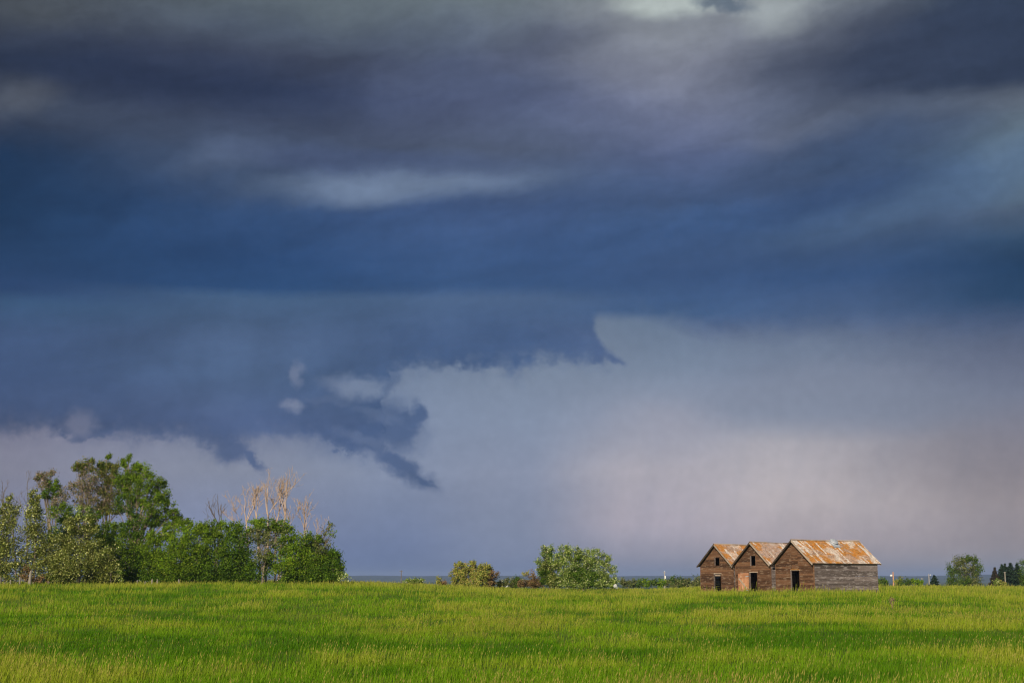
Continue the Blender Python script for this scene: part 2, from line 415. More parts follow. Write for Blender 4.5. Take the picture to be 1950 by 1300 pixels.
def lerp(a, b, t): return a * (1 - t)[:, None] + b * t[:, None]
def grass_patches(X, Y):
    r = np.hypot(X, Y); f = 0.35 + 0.65 * sstep(25, 110, r)
    lush = 0.7 * vnoise(X / 2.4, Y / 3.4, 31, 4) + 0.3 * vnoise(X / 11.0, Y / 12.0, 33, 3)          # dark clover-like growth
    dry = 0.6 * vnoise(X / 3.4 + 9, Y / 4.6, 47, 4) + 0.4 * vnoise(X / 15.0 + 2, Y / 16.0, 49, 3)      # seeded, yellower grass
    pink = 0.6 * vnoise(X / 2.5 + 3, Y / 4.0, 71, 3) + 0.4 * vnoise(X / 9.0, Y / 14.0, 73, 2)
    return lush, dry, pink
def grass_mesh():
    N = 820000
    r = np.exp(rng.uniform(math.log(11.5), math.log(212.0), N)); a = np.radians(rng.uniform(-25.5, 25.5, N))
    # gather blades into tufts
    X, Y = r * np.sin(a), r * np.cos(a)
    keep = rng.random(N) < 0.35 + 0.65 * sstep(0.30, 0.62, vnoise(X / (0.35 + r * 0.004), Y / (0.55 + r * 0.02), 3, 2))
    keep &= ~in_sheds(X, Y)
    X, Y, r = X[keep], Y[keep], r[keep]; n = len(X)
    lush, dry, pink = grass_patches(X, Y)
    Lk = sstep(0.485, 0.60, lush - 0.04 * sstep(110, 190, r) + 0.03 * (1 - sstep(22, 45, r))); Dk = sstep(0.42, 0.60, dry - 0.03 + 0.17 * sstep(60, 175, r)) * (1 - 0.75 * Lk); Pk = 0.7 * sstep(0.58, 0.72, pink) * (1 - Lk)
    rough = vnoise(X / 2.2, Y / 3.0, 91, 2)
    h = (0.065 + 0.125 * rng.random(n) ** 1.3) * (0.65 + 0.75 * rough) * (1 + 0.25 * Dk - 0.1 * Lk) * (1 + 0.55 * sstep(55, 120, r))
    uu = (X - SHED_X0) * UD[0] + (Y - 125.0) * UD[1]; vv = (X - SHED_X0) * VD[0] + (Y - 125.0) * VD[1]
    ds = np.hypot(np.maximum(np.maximum(-uu, uu - 16.0), 0), np.maximum(np.maximum(-vv, vv - 7.4), 0))
    h = h * (1 + 0.9 * np.exp(-(ds / 0.9) ** 2) * (0.5 + rough))      # uncut growth along the shed walls
    kind = rng.random(n)
    stalk = kind < 0.03 + 0.11 * Dk                      # seed stalks stand proud of the leaves
    h = np.where(stalk, h * 1.35 + 0.06, h)
    w = (0.0050 + 0.00020 * r) * (0.7 + 0.7 * rng.random(n)); w = np.where(stalk, w * 0.75, w)
    th = rng.uniform(0, 2 * np.pi, n)
    lean = (0.10 + 0.28 * rng.random(n)) * h; lean = np.where(stalk, lean * 0.5, lean)
    la = rng.uniform(0, 2 * np.pi, n)
    lx = np.cos(la) * lean + 0.16 * h; ly = np.sin(la) * lean
    Z = ground(X, Y) - 0.01
    wx, wy = np.cos(th) * w / 2, np.sin(th) * w / 2
    base = np.stack([X, Y, Z], 1)
    side = np.stack([wx, wy, np.zeros(n)], 1)
    midp = base + np.stack([lx * 0.35, ly * 0.35, h * 0.55], 1)
    tip = base + np.stack([lx, ly, h], 1)
    # colours (albedo)
    green = np.array([0.138, 0.275, 0.006]); deep = np.array([0.050, 0.155, 0.003]); yel = np.array([0.255, 0.340, 0.014])
    straw = np.array([0.46, 0.385, 0.095]); pk = np.array([0.30, 0.20, 0.07])
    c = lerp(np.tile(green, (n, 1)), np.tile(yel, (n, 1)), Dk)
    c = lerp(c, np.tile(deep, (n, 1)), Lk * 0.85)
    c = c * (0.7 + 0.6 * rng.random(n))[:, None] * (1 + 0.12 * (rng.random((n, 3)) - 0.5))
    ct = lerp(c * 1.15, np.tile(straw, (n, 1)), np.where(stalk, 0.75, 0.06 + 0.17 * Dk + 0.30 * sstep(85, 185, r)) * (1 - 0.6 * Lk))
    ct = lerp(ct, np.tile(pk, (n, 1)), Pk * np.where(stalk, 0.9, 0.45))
    # near blades: quad + tip; far blades: a single triangle
    nr = r < 60
    i = np.where(nr)[0]; k = len(i)
    Vn = np.stack([base[i] - side[i], base[i] + side[i], midp[i] + side[i] * 0.8, midp[i] - side[i] * 0.8, tip[i]], 1).reshape(-1, 3)
    o = np.arange(k)[:, None] * 5
    Fn = np.concatenate([o + [0, 1, 2], o + [0, 2, 3], o + [3, 2, 4]], 0)
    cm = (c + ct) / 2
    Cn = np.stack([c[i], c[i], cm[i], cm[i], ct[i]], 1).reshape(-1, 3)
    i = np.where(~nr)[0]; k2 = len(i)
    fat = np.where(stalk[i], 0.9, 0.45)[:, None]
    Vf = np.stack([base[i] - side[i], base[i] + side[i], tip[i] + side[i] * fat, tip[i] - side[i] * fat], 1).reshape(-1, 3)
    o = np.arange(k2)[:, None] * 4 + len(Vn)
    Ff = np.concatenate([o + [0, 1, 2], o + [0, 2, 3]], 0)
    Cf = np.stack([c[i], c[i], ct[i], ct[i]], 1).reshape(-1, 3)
    # seed heads on the nearer stalks
    i = np.where(stalk & (r < 75))[0]; k3 = len(i)
    hd = tip[i]; ax = (tip[i] - midp[i]); ax /= np.linalg.norm(ax, axis=1)[:, None]; ax = ax * (0.030 + 0.035 * rng.random(k3))[:, None]
    sd_ = side[i] / np.linalg.norm(side[i], axis=1)[:, None] * (0.004 + 0.00009 * r[i])[:, None]
    Vh = np.stack([hd - ax * .4, hd + sd_ + ax * .1, hd + ax, hd - sd_ + ax * .1], 1).reshape(-1, 3)
    o = np.arange(k3)[:, None] * 4 + len(Vn) + len(Vf)
    Fh = np.concatenate([o + [0, 1, 2], o + [0, 2, 3]], 0)
    Ch = np.repeat(lerp(ct[i], np.tile(straw * 0.9, (k3, 1)), rng.random(k3) * 0.6), 4, 0)
    Vf = np.concatenate([Vf, Vh]); Ff = np.concatenate([Ff, Fh]); Cf = np.concatenate([Cf, Ch])
    return np_mesh('grass', np.concatenate([Vn, Vf]), np.concatenate([Fn, Ff]), [('tint', 'POINT', np.clip(np.concatenate([Cn, Cf]), 0, 1))])
og = link('grass', grass_mesh(), m_grass)
tag(og, 'tall green and straw-tipped meadow grass covering the whole field', 'grass', kind='stuff')

# ------------------------------------------------------------------ trees
PAL = {  # list of (weight, albedo)
 'green': [(5, (0.055, 0.115, 0.012)), (3, (0.085, 0.160, 0.020)), (1, (0.13, 0.19, 0.04))],
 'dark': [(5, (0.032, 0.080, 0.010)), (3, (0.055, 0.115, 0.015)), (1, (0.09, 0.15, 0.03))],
 'bright': [(4, (0.075, 0.160, 0.014)), (3, (0.11, 0.20, 0.02)), (1, (0.17, 0.24, 0.05))],
 'silver': [(5, (0.085, 0.105, 0.022)), (3, (0.14, 0.14, 0.04)), (2, (0.30, 0.32, 0.14)), (1, (0.58, 0.58, 0.34))],
 'silverb': [(5, (0.085, 0.135, 0.025)), (3, (0.16, 0.20, 0.05)), (2, (0.34, 0.38, 0.17)), (1, (0.60, 0.62, 0.38))],
 'dry': [(4, (0.22, 0.18, 0.095)), (3, (0.30, 0.235, 0.155)), (3, (0.13, 0.17, 0.04)), (2, (0.40, 0.31, 0.235))],
 'drygreen': [(4, (0.13, 0.15, 0.04)), (3, (0.20, 0.17, 0.06)), (3, (0.08, 0.125, 0.02))],
 'greyg': [(4, (0.08, 0.105, 0.035)), (3, (0.15, 0.16, 0.07)), (1, (0.30, 0.26, 0.18))],
 'willow': [(4, (0.17, 0.17, 0.045)), (3, (0.24, 0.21, 0.07)), (2, (0.10, 0.13, 0.03)), (1, (0.30, 0.20, 0.11))],
 'brown': [(4, (0.20, 0.13, 0.075)), (3, (0.28, 0.19, 0.11)), (2, (0.13, 0.12, 0.04))],
 'farg': [(4, (0.06, 0.11, 0.02)), (3, (0.10, 0.15, 0.03)), (1, (0.15, 0.17, 0.06))],
}

for _k in PAL:
    _f = {'dry': (1.0, 1.0, 1.0), 'brown': (1.15, 1.1, 0.9), 'willow': (1.9, 2.0, 1.4), 'farg': (1.25, 1.3, .9), 'greyg': (1.3, 1.35, .95), 'silver': (1.34, 1.40, 0.85), 'silverb': (1.6, 1.65, 1.1), 'drygreen': (1.3, 1.3, .9)}.get(_k, (1.95, 1.65, 0.7))
    PAL[_k] = [(w_, tuple(min(0.72, c_ * f_) for c_, f_ in zip(c3, _f))) for w_, c3 in PAL[_k]]

def tube(path, radii, sides, Vl, Fl, off):
    """append a tapered tube; returns new vertex offset"""
    n = len(path); path = np.asarray(path, float)
    d = np.gradient(path, axis=0); d /= np.linalg.norm(d, axis=1)[:, None] + 1e-9
    up = np.where(np.abs(d[:, 2:3]) > 0.9, np.array([[1.0, 0, 0]]), np.array([[0, 0, 1.0]]))
    s = np.cross(d, up); s /= np.linalg.norm(s, axis=1)[:, None] + 1e-9
    t = np.cross(s, d)
    a = np.arange(sides) / sides * 2 * np.pi
    ring = path[:, None, :] + np.asarray(radii)[:, None, None] * (np.cos(a)[None, :, None] * s[:, None, :] + np.sin(a)[None, :, None] * t[:, None, :])
    Vl.append(ring.reshape(-1, 3))
    i, j = np.meshgrid(np.arange(n - 1), np.arange(sides), indexing='ij'); j2 = (j + 1) % sides
    Fl.append((np.stack([i * sides + j, i * sides + j2, (i + 1) * sides + j2, (i + 1) * sides + j], -1).reshape(-1, 4)) + off)
    return off + n * sides

def bez(p0, p1, p2, n):
    t = np.linspace(0, 1, n)[:, None]
    return (1 - t) ** 2 * p0 + 2 * t * (1 - t) * p1 + t * t * p2

def pick_col(rg, pal, n):
    w = np.array([q[0] for q in PAL[pal]], float); c = np.array([q[1] for q in PAL[pal]])
    k = rg.choice(len(w), n, p=w / w.sum())
    return c[k] * (0.75 + 0.5 * rg.random(n))[:, None]

def leaves_at(rg, P, size, out, aspect=0.7, wind=0.0, up=0.35):
    """rhombic leaves at points P, facing partly along out"""
    n = len(P)
    nrm = rg.normal(0, 1, (n, 3)) + out * 0.8 + np.array([0, 0, up])
    nrm /= np.linalg.norm(nrm, axis=1)[:, None] + 1e-9
    ax = rg.normal(0, 1, (n, 3)) + np.array([wind, 0, wind * 0.35])
    ax -= nrm * (ax * nrm).sum(1)[:, None]; ax /= np.linalg.norm(ax, axis=1)[:, None] + 1e-9
    bx = np.cross(nrm, ax)
    s = size * (0.6 + 0.8 * rg.random(n))[:, None]
    Vq = np.stack([P - ax * s * 0.6, P + bx * s * 0.5 * aspect, P + ax * s * 0.6, P - bx * s * 0.5 * aspect], 1).reshape(-1, 3)
    return Vq

def tree(name, label, cat, bpx, Y, lobes, leaf=0.145, trunk=0.14, bark=None, seed=0, group=None, wind=0.3, stems=None, bare=0.0, dens=1.0, aspect=0.7):
    """lobes: (px, py, rx, ry, palette, density[, dY]) in photo pixels at distance Y"""
    rg = np.random.default_rng(seed + 1000)
    k = 1.0 / ppm(Y); n_main = len(lobes)
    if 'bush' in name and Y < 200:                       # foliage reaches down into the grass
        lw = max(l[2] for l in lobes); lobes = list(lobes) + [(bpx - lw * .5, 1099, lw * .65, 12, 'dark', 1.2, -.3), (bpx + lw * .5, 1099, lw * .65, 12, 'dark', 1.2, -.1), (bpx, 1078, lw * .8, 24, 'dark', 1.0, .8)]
    if Y < 260:                                           # sprigs that break the outline
        add = []
        for l in lobes:
            if l[5] < 0.6 or l[2] < 9: continue
            for q_ in range(3):
                a_ = rg.uniform(0.05, 0.95) * math.pi; f_ = rg.uniform(0.85, 1.1)
                add.append((l[0] + math.cos(a_) * l[2] * f_, l[1] - math.sin(a_) * l[3] * f_, l[2] * rg.uniform(.16, .30), l[3] * rg.uniform(.22, .42), l[4], .75, rg.uniform(-.6, .6) * l[2] * k))
        lobes = list(lobes) + add
    if Y >= 180:                                          # ... and so it does on the crest and beyond it
        lobes = list(lobes) + [(l[0], 1111, l[2] * 0.95, 7, l[4], min(1, l[5] + .1)) for l in lobes if l[1] + l[3] * .8 > 1102]
    bx, by = xat(bpx, Y), Y
    b = np.array([bx, by, gz(bx, by)])
    root = empty(name, b); tag(root, label, cat, group)
    LV, LC, TV, TF, off = [], [], [], [], 0
    top = max(at(l[0], l[1], Y).z for l in lobes)
    cen = []
    for li, l in enumerate(lobes):
        px, py, rx, ry, pal, dn = l[:6]; dY = l[6] if len(l) > 6 else rg.uniform(-0.5, 0.5) * rx * k
        c = np.array(at(px, py, Y)); c[1] += dY; cen.append(c)
        R = np.array([rx * k, rx * k * 0.9, ry * k])
        area = 4 * math.pi * ((R[0] * R[1]) ** 1.6 / 3 + 2 * (R[0] * R[2]) ** 1.6 / 3) ** (1 / 1.6)
        nc = max(5, int(area * 1.5 * min(1.0, dn + 0.25)))
        d = rg.normal(0, 1, (nc, 3)); d /= np.linalg.norm(d, axis=1)[:, None]
        rad = 1.08 * rg.uniform(0.25, 1.0, nc) ** 0.45 * (0.70 + 0.55 * vnoise(d[:, 0] * 2.2 + seed, d[:, 2] * 2.2 + d[:, 1] * 2, seed, 2))
        cc = c + d * rad[:, None] * R
        cc = cc[cc[:, 2] > b[2] + 0.15]
        cr = max(0.16, min(0.42, 0.30 * (R[0] * R[2]) ** 0.5))
        per = max(3, int(2.3 * dn * dens * math.pi * (R[0] + 0.1) * (R[2] + 0.1) / (0.30 * leaf ** 2) / max(1, len(cc))))
        for q, dd in zip(cc, d):
            m_ = rg.poisson(per) + 2
            pts = q + rg.normal(0, 1, (m_, 3)) * cr * np.array([0.8, 0.8, 0.55]) + (dd * 0.6 + np.array([0.1, 0, 0.55])) * rg.normal(0, 1, (m_, 1)) * cr * 0.8
            LV.append(leaves_at(rg, pts, leaf, np.tile(dd, (m_, 1)), aspect, wind))
            cl = pick_col(rg, pal, m_) * (0.82 + 0.36 * rg.random())
            LC.append(cl)
        if li >= n_main: continue
        # limb from the trunk to the lobe, then twigs into the clumps
        zt = b[2] + (c[2] - b[2]) * rg.uniform(0.25, 0.5)
        p0 = np.array([bx + (c[0] - bx) * 0.12 + rg.normal(0, 0.08), by + (c[1] - by) * 0.12, zt])
        rl = trunk * rg.uniform(0.28, 0.48)
        path = bez(p0, np.array([(p0[0] * 1.2 + c[0] * 0.8) / 2, (p0[1] + c[1]) / 2, (p0[2] * 0.7 + c[2] * 1.3) / 2]), c + np.array([0, 0, R[2] * 0.5]), 6)
        path[1:-1] += rg.normal(0, 0.06, (4, 3))
        off = tube(path, np.linspace(rl, rl * 0.25, 6), 5, TV, TF, off)
        for t in range(int(5 + 14 * bare)):
            q = cc[rg.integers(len(cc))] if len(cc) else c
            s = path[rg.integers(2, 6)]
            pp = bez(s, (s + q) / 2 + np.array([0, 0, 0.15]) + rg.normal(0, 0.08, 3), q, 4)
            off = tube(pp, np.linspace(rl * 0.4, 0.012, 4), 3, TV, TF, off)
    # main stems
    for sx_, szk in (stems or [(0.0, 1.0)]):
        t0 = b + np.array([sx_ * k, 0, -0.1]); zz = b[2] + (top - b[2]) * 0.8 * szk
        mean = np.mean(cen, 0)
        t1 = np.array([mean[0] + sx_ * k * 1.5, mean[1], zz])
        path = bez(t0, np.array([t0[0], t0[1], (t0[2] + zz) / 2]), t1, 8); path[1:-1] += rg.normal(0, 0.05, (6, 3))
        off = tube(path, trunk * np.linspace(1.15, 0.2, 8), 7, TV, TF, off)
    link('trunk', np_mesh('trunk', np.concatenate(TV), np.concatenate(TF)), bark or bark_grey, root).matrix_parent_inverse = Matrix.Translation(-Vector(b))
    LV = np.concatenate(LV); n = len(LV) // 4
    cr_ = link('crown', np_mesh('crown', LV, np.arange(n * 4).reshape(-1, 4), [('tint', 'FACE', np.clip(np.concatenate(LC), 0, 1))]), m_leaf, root)
    cr_.matrix_parent_inverse = Matrix.Translation(-Vector(b))
    return root

def dead_tree(name, label, bpx, Y, stems, seed, bark=None, group=None, twigs=1.0):
    """bare forked tree; stems: (top_px, top_py, radius, start_px)"""
    rg = np.random.default_rng(seed + 5000); k = 1 / ppm(Y)
    bx = xat(bpx, Y); b = np.array([bx, Y, gz(bx, Y)])
    root = empty(name, b); tag(root, label, 'dead tree', group)
    TV, TF = [[], []], [[], []]; off = [0, 0]
    def grow(p, d, L, r, lev):
        n = 6 if lev < 2 else 4
        path = [p]; dd = d.copy()
        for i in range(n - 1):
            dd = dd + rg.normal(0, 0.13 if lev < 2 else 0.2, 3) + np.array([0, 0, 0.07]); dd /= np.linalg.norm(dd)
            path.append(path[-1] + dd * L / (n - 1))
        path = np.array(path)
        w = 0 if lev == 0 else 1
        off[w] = tube(path, np.linspace(r, max(0.009, r * (0.45 if lev < 2 else 0.3)), n), 6 if lev == 0 else 4, TV[w], TF[w], off[w])
        if lev >= 4: return
        for i in range(rg.poisson((2.6, 3.4, 3.2, 1.8)[lev] * twigs) + (1 if lev < 2 else 0)):
            j = rg.integers(max(1, n // 3), n)
            a = rg.uniform(0.25, 0.75); az = rg.uniform(0, 2 * np.pi)
            base = path[j] - path[j - 1]; base /= np.linalg.norm(base)
            s = np.cross(base, [math.cos(az), math.sin(az), 0.1]); s /= np.linalg.norm(s) + 1e-9
            nd = base * math.cos(a) + s * math.sin(a); nd[2] = abs(nd[2]) * 0.7 + 0.55; nd /= np.linalg.norm(nd)
            grow(path[j], nd, L * rg.uniform(0.3, 0.55), max(0.011, r * rg.uniform(0.35, 0.5)), lev + 1)
    for tx, ty, r, spx in stems:
        t = np.array(at(tx, ty, Y)); s = np.array([xat(spx, Y), Y + rg.uniform(-0.6, 0.6), b[2] - 0.1])
        H = t - s; Lm = np.linalg.norm(H)
        zf = 0.62
        p1 = s + H * zf + np.array([rg.normal(0, 0.25), 0, 0])
        path = bez(s, np.array([s[0] + H[0] * 0.15, s[1], s[2] + H[2] * zf * 0.5]), p1, 7); path[1:-1] += rg.normal(0, 0.05, (5, 3))
        off[0] = tube(path, r * np.linspace(0.85, 0.5, 7), 6, TV[0], TF[0], off[0])
        d = H / Lm
        for q in range(rg.integers(3, 5)):
            nd = d + np.array([rg.uniform(-0.55, 0.55), rg.normal(0, 0.25), 0.35]); nd /= np.linalg.norm(nd)
            grow(p1, nd, Lm * (1 - zf) * rg.uniform(0.60, 0.90), r * rg.uniform(0.32, 0.46), 1)
        for q in range(int(3 * twigs)):
            j = rg.integers(3, 6); a = rg.uniform(-1, 1)
            nd = np.array([a, rg.normal(0, 0.5), 0.9]); nd /= np.linalg.norm(nd)
            grow(path[j], nd, Lm * rg.uniform(0.10, 0.18), r * rg.uniform(0.2, 0.3), 2)
    for w, nm in ((0, 'trunk'), (1, 'branches')):
        if TV[w]:
            bo = link(nm, np_mesh(nm, np.concatenate(TV[w]), np.concatenate(TF[w])), bark or bark_dead, root); bo.matrix_parent_inverse = Matrix.Translation(-Vector(b))
            if w: bo['kind'] = 'stuff'                   # twigs too fine to pick apart
    return root

